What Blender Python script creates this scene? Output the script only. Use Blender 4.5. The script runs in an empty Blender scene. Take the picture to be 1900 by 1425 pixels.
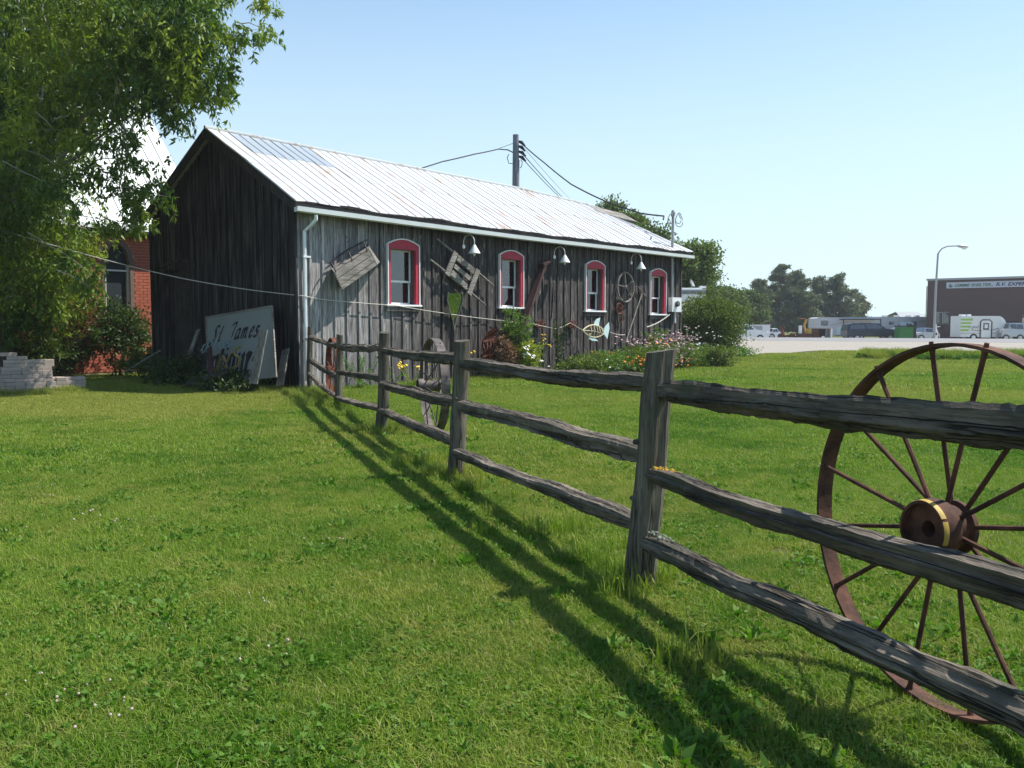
import bpy, bmesh, math, random
import numpy as np
from mathutils import Vector, Matrix, Euler
R = math.radians
random.seed(7)
SC = bpy.context.scene
COL = SC.collection
# ------------------------------------------------------------------ camera, sky, sun, exposure
EYE, F = 1.5, 1650.0
PITCH = math.atan(108.5 / F)
cd = bpy.data.cameras.new('camera'); cam = bpy.data.objects.new('camera', cd); COL.objects.link(cam)
cam.location = (0, 0, EYE); cam.rotation_euler = (math.pi / 2 - PITCH, 0, 0)
cd.sensor_width = 36; cd.lens = 36 * F / 1900; cd.clip_start = .05; cd.clip_end = 3000
SC.camera = cam
SUN_EL, SUN_D = R(56.5), Vector((.956, .25, 0)).normalized()
w = bpy.data.worlds.new('World'); SC.world = w; w.use_nodes = True
nt = w.node_tree; bg = nt.nodes['Background']
sk = nt.nodes.new('ShaderNodeTexSky'); sk.sky_type = 'NISHITA'; sk.sun_disc = False
sk.sun_elevation = SUN_EL; sk.sun_rotation = math.atan2(SUN_D.x, SUN_D.y)
sk.air_density = 1.0; sk.dust_density = .7; sk.ozone_density = 1.6; sk.altitude = 200
tc = nt.nodes.new('ShaderNodeTexCoord'); sz = nt.nodes.new('ShaderNodeSeparateXYZ'); mr = nt.nodes.new('ShaderNodeMapRange'); mr.interpolation_type = 'SMOOTHSTEP'
mr.inputs[1].default_value = -.02; mr.inputs[2].default_value = .55; mr.inputs[3].default_value = .90; mr.inputs[4].default_value = 0
sm = nt.nodes.new('ShaderNodeMix'); sm.data_type = 'RGBA'; sm.inputs[7].default_value = (4.9, 6.0, 6.4, 1)       # pale summer haze low in the sky, all round
nt.links.new(tc.outputs['Generated'], sz.inputs[0]); nt.links.new(sz.outputs[2], mr.inputs[0]); nt.links.new(mr.outputs[0], sm.inputs[0]); gm = nt.nodes.new('ShaderNodeMix'); gm.data_type = 'RGBA'; gm.blend_type = 'MULTIPLY'; gm.inputs[0].default_value = 1; gm.inputs[7].default_value = (.82, 1.06, 1.14, 1)
nt.links.new(sk.outputs[0], gm.inputs[6]); nt.links.new(gm.outputs[2], sm.inputs[6]); nt.links.new(sm.outputs[2], bg.inputs[0]); bg.inputs[1].default_value = .105
sd = bpy.data.lights.new('sun', 'SUN'); so = bpy.data.objects.new('sun', sd); COL.objects.link(so)
sd.energy = 5.0; sd.angle = R(.53); sd.color = (1, .95, .87)
tosun = Vector((SUN_D.x * math.cos(SUN_EL), SUN_D.y * math.cos(SUN_EL), math.sin(SUN_EL)))
so.rotation_euler = tosun.to_track_quat('Z', 'Y').to_euler(); so.location = (20, -5, 30)
SC.view_settings.view_transform = 'Standard'; SC.view_settings.look = 'None'
SC.view_settings.exposure = 0.7; SC.view_settings.gamma = 1; SC.view_settings.use_curve_mapping = False

# ------------------------------------------------------------------ where things stand
FW = Vector((0, math.cos(PITCH), -math.sin(PITCH))); UP = Vector((0, math.sin(PITCH), math.cos(PITCH)))
def ray(px, py):
    return FW + Vector((1, 0, 0)) * ((px - 950) / F) + UP * ((712.5 - py) / F)
def at(px, py, Y):
    d = ray(px, py); return Vector((0, 0, EYE)) + d * (Y / d.y)
NQ = Vector((.466, .885))
QK = [(-1e4, 0), (36, 0), (46, .27), (56, .56), (62, .68), (64, .66), (72, 0), (1e4, 0)]
def zg(x, y):
    q = x * NQ.x + y * NQ.y
    if x < 5: q = q  # the rise runs along the whole road
    for (a, za), (b, zb) in zip(QK, QK[1:]):
        if q <= b: return za + (zb - za) * (q - a) / (b - a)
def ground(px, py):
    d = ray(px, py); k = EYE / -d.z; return Vector((d.x * k, d.y * k, 0))
C0 = Vector((-4.81, 20.0, 0)); ANG = math.atan2(.759, .651)
BM = Matrix.Translation(C0) @ Matrix.Rotation(ANG, 4, 'Z'); BI = BM.inverted()
def hitp(px, py, ax, val):            # barn frame: x along the long wall, y into the barn
    o = BI @ Vector((0, 0, EYE)); d = BI.to_3x3() @ ray(px, py)
    k = (val - o[ax]) / d[ax]; return o + d * k
def WL(px, py, out=0.): return hitp(px, py, 1, -out)
def GL(px, py, out=0.): return hitp(px, py, 0, -out)

# ------------------------------------------------------------------ mesh building
class MB:
    def __init__(s): s.v = []; s.f = []
    def add(s, vs, fs):
        n = len(s.v); s.v += [tuple(v) for v in vs]; s.f += [tuple(i + n for i in f) for f in fs]; return s
    def box(s, x0, x1, y0, y1, z0, z1, M=None):
        vs = [Vector(p) for p in ((x0,y0,z0),(x1,y0,z0),(x1,y1,z0),(x0,y1,z0),(x0,y0,z1),(x1,y0,z1),(x1,y1,z1),(x0,y1,z1))]
        if M is not None: vs = [M @ v for v in vs]
        return s.add(vs, [(0,3,2,1),(4,5,6,7),(0,1,5,4),(1,2,6,5),(2,3,7,6),(3,0,4,7)])
    def bar(s, p, q, w, h, up=(0, 0, 1)):     # w sideways, h along up
        p = Vector(p); q = Vector(q); d = q - p; L = d.length; x = d / L; z = Vector(up); z = (z - x * z.dot(x)).normalized(); y = z.cross(x)
        M = Matrix((x, y, z)).transposed().to_4x4(); M.translation = p
        return s.box(0, L, -w / 2, w / 2, -h / 2, h / 2, M)
    def tube(s, pts, r, n=8, cap=True, closed=False):
        pts = [Vector(p) for p in pts]; m = len(pts); rr = r if isinstance(r, (list, tuple)) else [r] * m
        vs = []; pn = None
        for i, p in enumerate(pts):
            if closed: t = pts[(i + 1) % m] - pts[i - 1]
            else: t = pts[min(i + 1, m - 1)] - pts[max(i - 1, 0)]
            t.normalize()
            if pn is None:
                a = Vector((0, 0, 1)) if abs(t.z) < .9 else Vector((1, 0, 0)); pn = (a - t * a.dot(t)).normalized()
            else:
                pn = (pn - t * pn.dot(t)); pn = pn.normalized() if pn.length > 1e-6 else t.orthogonal().normalized()
            b = t.cross(pn)
            for k in range(n):
                a = 2 * math.pi * k / n; vs.append(p + (pn * math.cos(a) + b * math.sin(a)) * rr[i])
        fs = []
        for i in range(m if closed else m - 1):
            j = (i + 1) % m
            for k in range(n): fs.append((i*n+k, i*n+(k+1)%n, j*n+(k+1)%n, j*n+k))
        if cap and not closed: fs.append(tuple(range(n))[::-1]); fs.append(tuple((m-1)*n+k for k in range(n)))
        return s.add(vs, fs)
    def lathe(s, prof, n=20, M=None, cap=True):    # (r, z) about local Z
        vs = []
        for r, z in prof:
            for k in range(n):
                a = 2 * math.pi * k / n; v = Vector((r * math.cos(a), r * math.sin(a), z)); vs.append(M @ v if M is not None else v)
        m = len(prof); fs = [(i*n+k, i*n+(k+1)%n, (i+1)*n+(k+1)%n, (i+1)*n+k) for i in range(m-1) for k in range(n)]
        if cap: fs.append(tuple(range(n))[::-1]); fs.append(tuple((m-1)*n+k for k in range(n)))
        return s.add(vs, fs)
    def prism(s, poly, d, M=None):                 # poly in local XZ, extruded along +Y by d
        n = len(poly); vs = [Vector((x, 0, z)) for x, z in poly] + [Vector((x, d, z)) for x, z in poly]
        if M is not None: vs = [M @ v for v in vs]
        fs = [tuple(range(n)), tuple(range(2*n-1, n-1, -1))] + [(i, i + n, (i+1) % n + n, (i+1) % n) for i in range(n)]
        return s.add(vs, fs)
    def build(s, name, mat, parent=None, smooth=False, **kw):
        me = bpy.data.meshes.new(name); me.from_pydata([tuple(v) for v in s.v], [], s.f)
        bm = bmesh.new(); bm.from_mesh(me); bmesh.ops.recalc_face_normals(bm, faces=bm.faces); bm.to_mesh(me); bm.free()
        if smooth:
            for p in me.polygons: p.use_smooth = True
            me.set_sharp_from_angle(angle=R(35)) if hasattr(me, 'set_sharp_from_angle') else None
        return link(name, me, mat, parent, **kw)
def link(name, me, mat, parent=None, loc=None, rot=None, label=None, cat=None, group=None, kind=None):
    o = bpy.data.objects.new(name, me); COL.objects.link(o)
    if mat is not None and me is not None and len(me.materials) == 0: me.materials.append(mat)
    if parent: o.parent = parent
    if loc is not None: o.location = loc
    if rot is not None: o.rotation_euler = rot
    tag(o, label, cat, group, kind); return o
def tag(o, label=None, cat=None, group=None, kind=None):
    for k, v in (('label', label), ('category', cat), ('group', group), ('kind', kind)):
        if v: o[k] = v
    return o
def thing(name, loc, label, cat, rz=0, group=None):
    o = bpy.data.objects.new(name, None); COL.objects.link(o); o.location = loc; o.rotation_euler = (0, 0, rz); o.empty_display_size = .2
    return tag(o, label, cat, group)
def copy_tree(o, parent=None):
    c = o.copy(); COL.objects.link(c)
    if parent: c.parent = parent
    for ch in [x for x in bpy.data.objects if x.parent == o]: copy_tree(ch, c)
    return c
def npmesh(name, V, Fq, smooth=False):
    me = bpy.data.meshes.new(name); V = np.asarray(V, np.float32); Fq = np.asarray(Fq, np.int32); k = Fq.shape[1]
    me.vertices.add(len(V)); me.vertices.foreach_set('co', V.ravel())
    me.loops.add(Fq.size); me.loops.foreach_set('vertex_index', Fq.ravel())
    me.polygons.add(len(Fq)); me.polygons.foreach_set('loop_start', np.arange(0, Fq.size, k, dtype=np.int32))
    try: me.polygons.foreach_set('loop_total', np.full(len(Fq), k, np.int32))
    except Exception: pass
    me.update(calc_edges=True); me.validate(); return me

# ------------------------------------------------------------------ materials
class NT:
    def __init__(s, name):
        s.m = bpy.data.materials.new(name); s.m.use_nodes = True; s.t = s.m.node_tree; s.b = s.t.nodes['Principled BSDF']; s.out = s.t.nodes['Material Output']
    def n(s, t, **kw):
        x = s.t.nodes.new(t)
        for k, v in kw.items():
            if isinstance(k, str) and hasattr(x, k): setattr(x, k, v)
        return x
    def l(s, a, b): s.t.links.new(a, b)
    def coord(s, kind='Object', scale=(1, 1, 1)):
        if kind == 'World': src = s.n('ShaderNodeNewGeometry').outputs['Position']
        else: src = s.n('ShaderNodeTexCoord').outputs[kind]
        mp = s.n('ShaderNodeMapping'); mp.inputs['Scale'].default_value = scale; s.l(src, mp.inputs[0]); return mp.outputs[0]
    def noise(s, vec, scale, detail=4, rough=.55, dist=0):
        x = s.n('ShaderNodeTexNoise'); x.inputs['Scale'].default_value = scale; x.inputs['Detail'].default_value = detail
        x.inputs['Roughness'].default_value = rough; x.inputs['Distortion'].default_value = dist; s.l(vec, x.inputs['Vector']); return x.outputs['Fac']
    def ramp(s, fac, stops):
        x = s.n('ShaderNodeValToRGB'); e = x.color_ramp.elements
        while len(e) < len(stops): e.new(.5)
        for i, (p, c) in enumerate(stops):
            e[i].position = p; e[i].color = (*c, 1) if not isinstance(c, (int, float)) else (c, c, c, 1)
        s.l(fac, x.inputs[0]); return x.outputs[0]
    def mix(s, fac, a, b, mode='MIX'):
        x = s.n('ShaderNodeMix', data_type='RGBA', blend_type=mode)
        for sock, v in ((x.inputs[0], fac), (x.inputs[6], a), (x.inputs[7], b)):
            if hasattr(v, 'links') or hasattr(v, 'is_linked'): s.l(v, sock)
            elif isinstance(v, (int, float)): sock.default_value = v
            else: sock.default_value = (*v, 1)
        return x.outputs[2]
    def math(s, op, a, b=0., c=None, clamp=False):
        x = s.n('ShaderNodeMath', operation=op); x.use_clamp = clamp
        for i, v in enumerate((a, b, c)):
            if v is None: continue
            if hasattr(v, 'is_linked'): s.l(v, x.inputs[i])
            else: x.inputs[i].default_value = v
        return x.outputs[0]
    def bump(s, h, strength=.5, dist=.01):
        x = s.n('ShaderNodeBump'); x.inputs['Strength'].default_value = strength; x.inputs['Distance'].default_value = dist
        s.l(h, x.inputs['Height']); s.l(x.outputs[0], s.b.inputs['Normal'])
    def rnd(s): return s.n('ShaderNodeObjectInfo').outputs['Random']
    def isl(s): return s.n('ShaderNodeNewGeometry').outputs['Random Per Island']
    def col(s, c):
        if hasattr(c, 'is_linked'): s.l(c, s.b.inputs['Base Color'])
        else: s.b.inputs['Base Color'].default_value = (*c, 1)
    def set(s, rough=.8, metal=0, spec=.3):
        s.b.inputs['Roughness'].default_value = rough; s.b.inputs['Metallic'].default_value = metal; s.b.inputs['Specular IOR Level'].default_value = spec

def paint(name, c, rough=.5, metal=0, var=.12, scale=6, bump=0):
    m = NT(name); v = m.coord('Object'); f = m.noise(v, scale, 5)
    m.col(m.mix(f, tuple(x * (1 - var) for x in c), tuple(min(1, x * (1 + var)) for x in c))); m.set(rough, metal)
    if bump: m.bump(m.noise(v, scale * 6, 4), bump, .004)
    return m.m
def wood(name, dark, light, grain='X', sc=1., rough=.85, moss=None, bump=.8, varr=.35, chips=False):
    m = NT(name); g = {'X': (1.2, 22, 22), 'Z': (22, 22, 1.2), 'Y': (22, 1.2, 22)}[grain]
    v = m.coord('Object', tuple(x * sc for x in g)); vo = m.coord('Object')
    f1 = m.noise(v, 1, 6, .65, .3); f2 = m.noise(v, 5, 5, .6)
    f3 = m.noise(vo, 2.3, 3)
    f = m.math('ADD', m.math('MULTIPLY', f1, .6), m.math('MULTIPLY', f2, .4))
    c = m.ramp(f, [(.36, dark), (.5, tuple((a + b) / 2 for a, b in zip(dark, light))), (.62, light)])
    c = m.mix(m.math('MULTIPLY', m.rnd(), varr), c, dark)
    c = m.mix(m.ramp(f3, [(.45, 0), (.7, .5)]), c, tuple(x * .45 for x in dark))
    k1 = m.noise(m.coord('Object', {'X': (.35, 13, 13), 'Z': (13, 13, .35), 'Y': (13, .35, 13)}[grain]), 1, 3, .6); ck = m.ramp(m.math('ABSOLUTE', m.math('SUBTRACT', k1, .5)), [(.0, 1), (.022, 0)]); c = m.mix(m.math('MULTIPLY', ck, .85), c, tuple(x * .25 for x in dark)); f = m.math('SUBTRACT', f, m.math('MULTIPLY', ck, .5))
    if chips:
        k = m.noise(m.coord('Object', (7, 7, 2.2)), 1.6, 2, .5); c = m.mix(m.ramp(k, [(.735, 0), (.75, .9)]), c, (.42, .36, .28))
    if moss: c = m.mix(m.ramp(m.noise(vo, 3.5, 4), [(.56, 0), (.68, .8)]), c, moss)
    m.col(c); m.set(rough, 0, .25); m.bump(f, bump, .012); return m.m
def foliage(name, a, b, c=None, trans=.35, rough=.55, worldscale=.6):
    m = NT(name); i = m.isl(); f = m.noise(m.coord('World'), worldscale, 2)
    col = m.mix(i, a, b)
    if c: col = m.mix(m.ramp(f, [(.42, 0), (.62, 1)]), col, m.mix(i, c, tuple(x * .7 for x in c)))
    m.col(col); m.set(rough, 0, .3)
    tr = m.n('ShaderNodeBsdfTranslucent'); mx = m.n('ShaderNodeMixShader'); mx.inputs[0].default_value = trans
    g = m.n('ShaderNodeMix', data_type='RGBA', blend_type='MULTIPLY'); g.inputs[0].default_value = 1; m.l(col, g.inputs[6]); g.inputs[7].default_value = (1.5, 1.6, .5, 1)
    m.l(g.outputs[2], tr.inputs[0]); m.l(m.b.outputs[0], mx.inputs[1]); m.l(tr.outputs[0], mx.inputs[2]); m.l(mx.outputs[0], m.out.inputs[0])
    return m.m
def rust(name, a=(.045, .022, .016), b=(.17, .075, .045), rough=.85):
    m = NT(name); v = m.coord('Object'); f = m.noise(v, 9, 6, .6); g = m.noise(v, 60, 3)
    c = m.mix(m.ramp(f, [(.35, 0), (.65, 1)]), a, b); m.col(m.mix(m.math('MULTIPLY', g, .5), c, (.03, .02, .018))); m.set(rough, .15, .3)
    m.bump(m.math('ADD', f, g), .6, .003); return m.m
def glass(name, tint=(.04, .05, .055), rough=.03):
    m = NT(name); m.col(tint); m.set(rough, 0, 1.0); m.b.inputs['Coat Weight'].default_value = .6; m.b.inputs['Coat Roughness'].default_value = .02
    m.bump(m.noise(m.coord('Object'), 1.5, 2), .05, .02); return m.m

M = {}
M['rail'] = wood('split_rail_wood', (.014, .0115, .009), (.25, .21, .165), 'X', 1, moss=(.07, .07, .05), bump=1.6)
M['post'] = wood('fence_post_wood', (.035, .03, .022), (.21, .185, .14), 'Z', 1, moss=(.11, .12, .085), bump=1)
M['lichen'] = paint('yellow_lichen', (.45, .27, .03), .95, 0, .5, 30, .8)
M['lichen2'] = paint('grey_lichen', (.2, .22, .17), .95, 0, .5, 40, .8)
M['greywood'] = wood('weathered_grey_wood', (.14, .125, .11), (.42, .39, .35), 'X', 1)
M['greywoodz'] = wood('weathered_upright_wood', (.10, .095, .085), (.33, .31, .28), 'Z', 1)
M['darkwood'] = wood('dark_old_wood', (.02, .018, .016), (.075, .065, .06), 'Z', 1)
M['redwood'] = wood('dull_red_beam', (.035, .018, .018), (.10, .05, .05), 'Z', 1)
M['rust'] = rust('rusted_iron'); M['redrust'] = rust('red_rusted_iron', (.09, .025, .015), (.26, .085, .05)); M['greyiron'] = rust('grey_iron', (.05, .042, .04), (.19, .16, .145), .6)
M['yellow'] = paint('faded_yellow_paint', (.42, .29, .06), .6, 0, .3, 14)
M['white'] = paint('white_paint', (.78, .79, .78), .45, 0, .06, 8)
M['whitemetal'] = paint('white_metal', (.72, .73, .74), .35, .2, .08, 5)
M['red'] = paint('red_trim_paint', (.42, .030, .060), .55, 0, .15, 6)
M['gutter'] = paint('white_gutter_metal', (.72, .75, .76), .35, .2, .1, 3)
M['grey'] = paint('grey_metal', (.33, .34, .35), .5, .4, .15, 5)
M['dark'] = paint('dark_metal', (.03, .03, .033), .6, .3, .2, 5)
M['black'] = paint('black_rubber', (.018, .018, .018), .8, 0, .2, 5)
M['glass'] = glass('window_glass'); M['carglass'] = glass('car_glass', (.03, .035, .045))
M['curtain'] = paint('white_curtain', (.6, .6, .56), .9, 0, .1, 4)
m = NT('barn_boards')                        # old boards: pale grey at the near end, dark farther along
v = m.coord('Object', (16, 16, .9)); vo = m.coord('Object'); f1 = m.noise(v, 1, 6, .68, .4); f2 = m.noise(v, 4, 5)
f = m.math('ADD', m.math('MULTIPLY', f1, .6), m.math('MULTIPLY', f2, .4))
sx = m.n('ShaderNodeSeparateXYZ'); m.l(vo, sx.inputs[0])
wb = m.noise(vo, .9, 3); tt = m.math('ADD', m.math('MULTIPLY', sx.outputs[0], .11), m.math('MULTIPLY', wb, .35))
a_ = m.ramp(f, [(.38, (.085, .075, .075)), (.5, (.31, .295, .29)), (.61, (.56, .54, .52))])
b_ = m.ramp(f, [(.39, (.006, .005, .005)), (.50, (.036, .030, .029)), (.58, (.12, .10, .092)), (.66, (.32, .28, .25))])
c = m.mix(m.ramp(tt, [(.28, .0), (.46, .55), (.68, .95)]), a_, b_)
c = m.mix(m.math('POWER', m.rnd(), 1.6), c, m.mix(.45, c, (.022, .02, .021)))
zz = m.math('ADD', m.math('MULTIPLY', sx.outputs[2], .35), m.math('MULTIPLY', wb, .4))
c = m.mix(m.ramp(zz, [(1.2, 0), (1.55, .7)]) if False else 0., c, (.02, .02, .02))
k = m.noise(m.coord('Object', (9, 9, 2.4)), 1.3, 2, .5); kk = m.ramp(k, [(.70, 0), (.725, .85)])
c = m.mix(kk, c, (.36, .32, .27))
kn = m.noise(m.coord('Object', (5, 5, 5)), 2.2, 1, .4); c = m.mix(m.ramp(kn, [(.74, 0), (.77, .9)]), c, (.015, .012, .01))
m.col(c); m.set(.8, 0, .25); m.bump(f, .9, .012); M['barn'] = m.m
m = NT('shaded_gable_boards'); v = m.coord('Object', (14, 14, .7)); f = m.noise(v, 1, 6, .65, .3)  # gable wall: its shade is put into these darkened board colours
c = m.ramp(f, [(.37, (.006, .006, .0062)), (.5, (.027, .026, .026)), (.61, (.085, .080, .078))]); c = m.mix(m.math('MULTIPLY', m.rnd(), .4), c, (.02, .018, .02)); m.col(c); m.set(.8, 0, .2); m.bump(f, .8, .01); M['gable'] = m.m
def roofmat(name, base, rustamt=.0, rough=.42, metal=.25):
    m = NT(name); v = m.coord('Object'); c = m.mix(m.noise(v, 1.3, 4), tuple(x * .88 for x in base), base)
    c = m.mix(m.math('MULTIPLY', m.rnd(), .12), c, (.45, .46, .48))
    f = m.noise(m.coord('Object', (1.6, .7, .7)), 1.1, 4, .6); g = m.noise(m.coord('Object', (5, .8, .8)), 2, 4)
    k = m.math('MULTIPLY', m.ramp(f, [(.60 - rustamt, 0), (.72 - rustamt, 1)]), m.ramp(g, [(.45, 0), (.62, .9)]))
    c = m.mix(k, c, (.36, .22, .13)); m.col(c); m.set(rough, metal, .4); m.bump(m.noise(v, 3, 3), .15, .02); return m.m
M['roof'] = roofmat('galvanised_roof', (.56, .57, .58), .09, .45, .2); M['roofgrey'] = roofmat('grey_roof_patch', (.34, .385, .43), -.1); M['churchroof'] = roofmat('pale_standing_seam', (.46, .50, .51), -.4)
m = NT('church_brick'); c = m.mix(m.rnd(), (.44, .125, .075), (.30, .075, .048)); c = m.mix(m.math('MULTIPLY', m.isl(), .8), c, (.50, .17, .10))
c = m.mix(m.math('MULTIPLY', m.noise(m.coord('Object'), 9, 4), .5), c, (.20, .05, .04)); m.col(c); m.set(.9, 0, .2); m.bump(m.noise(m.coord('Object'), 60, 3), .4, .004); M['brick'] = m.m
M['mortar'] = paint('mortar', (.52, .38, .32), .95, 0, .15, 20, .4)
M['stone'] = paint('arch_stone', (.16, .12, .10), .9, 0, .25, 8, .4)
m = NT('paver_concrete'); c = m.mix(m.rnd(), (.38, .31, .26), (.52, .43, .37)); c = m.mix(m.math('MULTIPLY', m.noise(m.coord('Object'), 14, 4), .6), c, (.22, .19, .17)); m.col(c); m.set(.95, 0, .2); m.bump(m.noise(m.coord('Object'), 90, 3), .6, .003); M['paver'] = m.m
m = NT('bark'); v = m.coord('Object', (9, 9, 2)); f = m.noise(v, 1.5, 6, .7, .5); m.col(m.ramp(f, [(.35, (.03, .025, .02)), (.65, (.14, .115, .09))])); m.set(.95, 0, .2); m.bump(f, 1, .03); M['bark'] = m.m
M['twig'] = paint('dead_twig', (.27, .24, .2), .9, 0, .3, 8)
# grass: colour follows where it grows (dry, lush and clover patches), from the world position
def grassmat(name, shade=1., leafy=False, trans=.3):
    m = NT(name); p = m.coord('World'); n1 = m.noise(p, .55, 4, .6); n2 = m.noise(p, .16, 3, .5, .4); n3 = m.noise(p, 3.2, 3)
    i = m.isl()
    lush = m.mix(i, (.045, .120, .006), (.115, .225, .014)); mid = m.mix(i, (.11, .185, .018), (.24, .315, .045)); dry = m.mix(i, (.20, .22, .04), (.36, .34, .09))
    c = m.mix(m.ramp(n1, [(.38, 0), (.53, 1)]), lush, mid)
    sep = m.n('ShaderNodeSeparateXYZ'); m.l(p, sep.inputs[0])
    band = m.math('MULTIPLY', m.math('SUBTRACT', sep.outputs[1], 17.3), .42); band = m.math('POWER', 2.718, m.math('MULTIPLY', m.math('MULTIPLY', band, band), -1.))
    lf = m.math('MULTIPLY', m.math('ADD', sep.outputs[0], 4.2), -.9, clamp=True); band = m.math('MULTIPLY', band, lf)
    far = m.ramp(m.math('MULTIPLY', m.math('SUBTRACT', sep.outputs[1], 26), .06), [(0, 0), (1, .55)])
    d = m.math('ADD', m.math('MULTIPLY', m.math('ADD', m.math('MULTIPLY', n2, .6), m.math('MULTIPLY', n3, .4)), 1), m.math('ADD', m.math('MULTIPLY', band, .19), m.math('MULTIPLY', far, .36)))
    c = m.mix(m.ramp(d, [(.46, 0), (.60, .85)]), c, dry)
    c = m.mix(m.math('GREATER_THAN', i, .93), c, (.28, .26, .10))
    if leafy: c = m.mix(i, (.06, .14, .015), (.12, .22, .035))
    if shade != 1: c = m.mix(1., c, (shade, shade, shade), 'MULTIPLY')
    m.col(c); m.set(.6, 0, .2)
    tr = m.n('ShaderNodeBsdfTranslucent'); mx = m.n('ShaderNodeMixShader'); mx.inputs[0].default_value = trans
    g = m.mix(1., c, (1.1, 1.5, .3), 'MULTIPLY'); m.l(g, tr.inputs[0]); m.l(m.b.outputs[0], mx.inputs[1]); m.l(tr.outputs[0], mx.inputs[2]); m.l(mx.outputs[0], m.out.inputs[0])
    return m.m
M['grass'] = grassmat('grass_blades'); M['grassleaf'] = grassmat('weed_leaves', 1., True)
m = NT('turf'); p = m.coord('World'); n1 = m.noise(p, .5, 5, .6); n2 = m.noise(p, 14, 4); n3 = m.noise(p, .16, 3, .5, .4)
c = m.mix(n2, (.028, .042, .010), (.075, .10, .024)); c = m.mix(m.ramp(n3, [(.45, 0), (.65, .6)]), c, (.15, .13, .055)); m.col(c); m.set(1, 0, .1); m.bump(n2, 1, .03); M['turf'] = m.m
m = NT('farfield'); p = m.coord('World'); m.col(m.mix(m.noise(p, .05, 4), (.06, .09, .02), (.16, .16, .06))); m.set(1, 0, .1); M['field'] = m.m
m = NT('gravel'); p = m.coord('World'); n1 = m.noise(p, 1.1, 5); n2 = m.noise(p, 22, 4); m.col(m.mix(n2, m.mix(n1, (.30, .275, .24), (.46, .425, .375)), (.22, .20, .17))); m.set(1, 0, .15); m.bump(n2, 1, .03); M['gravel'] = m.m
m = NT('asphalt'); p = m.coord('World'); m.col(m.mix(m.noise(p, 4, 5), (.17, .17, .175), (.24, .235, .235))); m.set(.9, 0, .3); m.bump(m.noise(p, 60, 3), .4, .01); M['asphalt'] = m.m
m = NT('clear_glass'); gl = m.n('ShaderNodeBsdfGlossy'); gl.inputs['Roughness'].default_value = .02; gl.inputs[0].default_value = (.9, .95, 1, 1)
tp = m.n('ShaderNodeBsdfTransparent'); tp.inputs[0].default_value = (.8, .86, .86, 1); fr = m.n('ShaderNodeFresnel'); fr.inputs[0].default_value = 2.1
mx = m.n('ShaderNodeMixShader'); m.l(fr.outputs[0], mx.inputs[0]); m.l(tp.outputs[0], mx.inputs[1]); m.l(gl.outputs[0], mx.inputs[2]); m.l(mx.outputs[0], m.out.inputs[0]); M['clear'] = m.m
M['room'] = paint('dark_room', (.02, .02, .022), .9)
M['sheen_blind'] = paint('sky_sheen_blind', (.84, .87, .85), .8, 0, .04, 3)  # blind made extra pale: sky reflected in the panes put into its colour
# ------------------------------------------------------------------ ground, gravel, road
DR = Vector((.885, -.466))
def QR(q, r, dz=0.):
    x = NQ.x * q + DR.x * r; y = NQ.y * q + DR.y * r; return (x, y, zg(x, y) + dz)
def strip(name, qs, rs, mat, dz, edge=None, **kw):
    mb = MB(); vs = []
    for r in rs:
        for j, q in enumerate(qs):
            if edge and j == 0: q = edge(r)
            vs.append(QR(q, r, dz))
    n = len(qs); fs = [(i*n+j, i*n+j+1, (i+1)*n+j+1, (i+1)*n+j) for i in range(len(rs)-1) for j in range(n-1)]
    mb.add(vs, fs); return mb.build(name, mat, kind='structure', **kw)
strip('ground', [-900, -60, -20, 0, 20, 36, 46, 56, 62, 64, 72, 110], [-900, -100, -40, 0, 40, 100, 900], M['turf'], 0)
strip('far_field', [110, 300, 1800], [-1500, 0, 1500], M['field'], 0)
rnd = random.Random(3)
def gedge(r):
    b = 40.2 if r < -10 else (40.2 + (r + 10) * 1.9 if r < -7 else 45.9)
    return b + .35 * math.sin(r * 1.7) + .25 * math.sin(r * 4.1 + 1)
rl = [-60 + i * .5 for i in range(240)]
strip('gravel_shoulder', [45, 46, 49, 52, 56], rl, M['gravel'], .006, gedge)
strip('road', [56, 59, 62, 64], [-300, -60, 0, 60, 300], M['asphalt'], .012)
strip('parking_lot', [64, 72, 90, 104], [-120, 0, 120], M['gravel'], .008)

# ------------------------------------------------------------------ the barn
def tree_obj(name, loc, label, cat, rz=ANG, group=None): return thing(name, loc, label, cat, rz, group)
barn = tree_obj('barn', C0, 'long weathered board and batten barn with a pale metal roof and red trimmed windows', 'barn')
LEN, WID = 16.9, 6.49
def lerp(a, b, f): return a + (b - a) * f
def interp(tb, x):
    if x <= tb[0][0]: return tb[0][1]
    for (a, za), (b, zb) in zip(tb, tb[1:]):
        if x <= b: return za + (zb - za) * (x - a) / (b - a)
    return tb[-1][1]
T0, T1 = -.27, 17.2
OV = .30
RT = [(hitp(px, py, 1, 3.25).x, hitp(px, py, 1, 3.25).z) for px, py in ((390, 240), (770, 314), (957, 350), (1040, 369), (1098, 383), (1138, 399))]
ET = [(WL(px, py, OV).x, WL(px, py, OV).z) for px, py in ((551, 372), (760, 401), (980, 431), (1276, 467))]
lt = hitp(262, 404, 0, T0)
SB, ZB = lt.y, lt.z
print('ridge', RT, 'eave', ET, 'back', SB, ZB)
def ze(t): return interp(ET, t)
def zr(t): return interp(RT, t)
def wav(t, f): return .018 * math.sin(t * 1.9 + f * 5) + .012 * math.sin(t * 4.7 + 1)
def RP(t, f, h=0.):     # front slope point, f 0 eave .. 1 ridge
    return Vector((t, lerp(-OV, 3.25, f), lerp(ze(t), zr(t), f) + wav(t, f) * (1 - f) + h))
def RB(t, f, h=0.): return Vector((t, lerp(SB, 3.25, f), lerp(ZB + (ze(t) - ze(0)), zr(t), f) + h))
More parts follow.
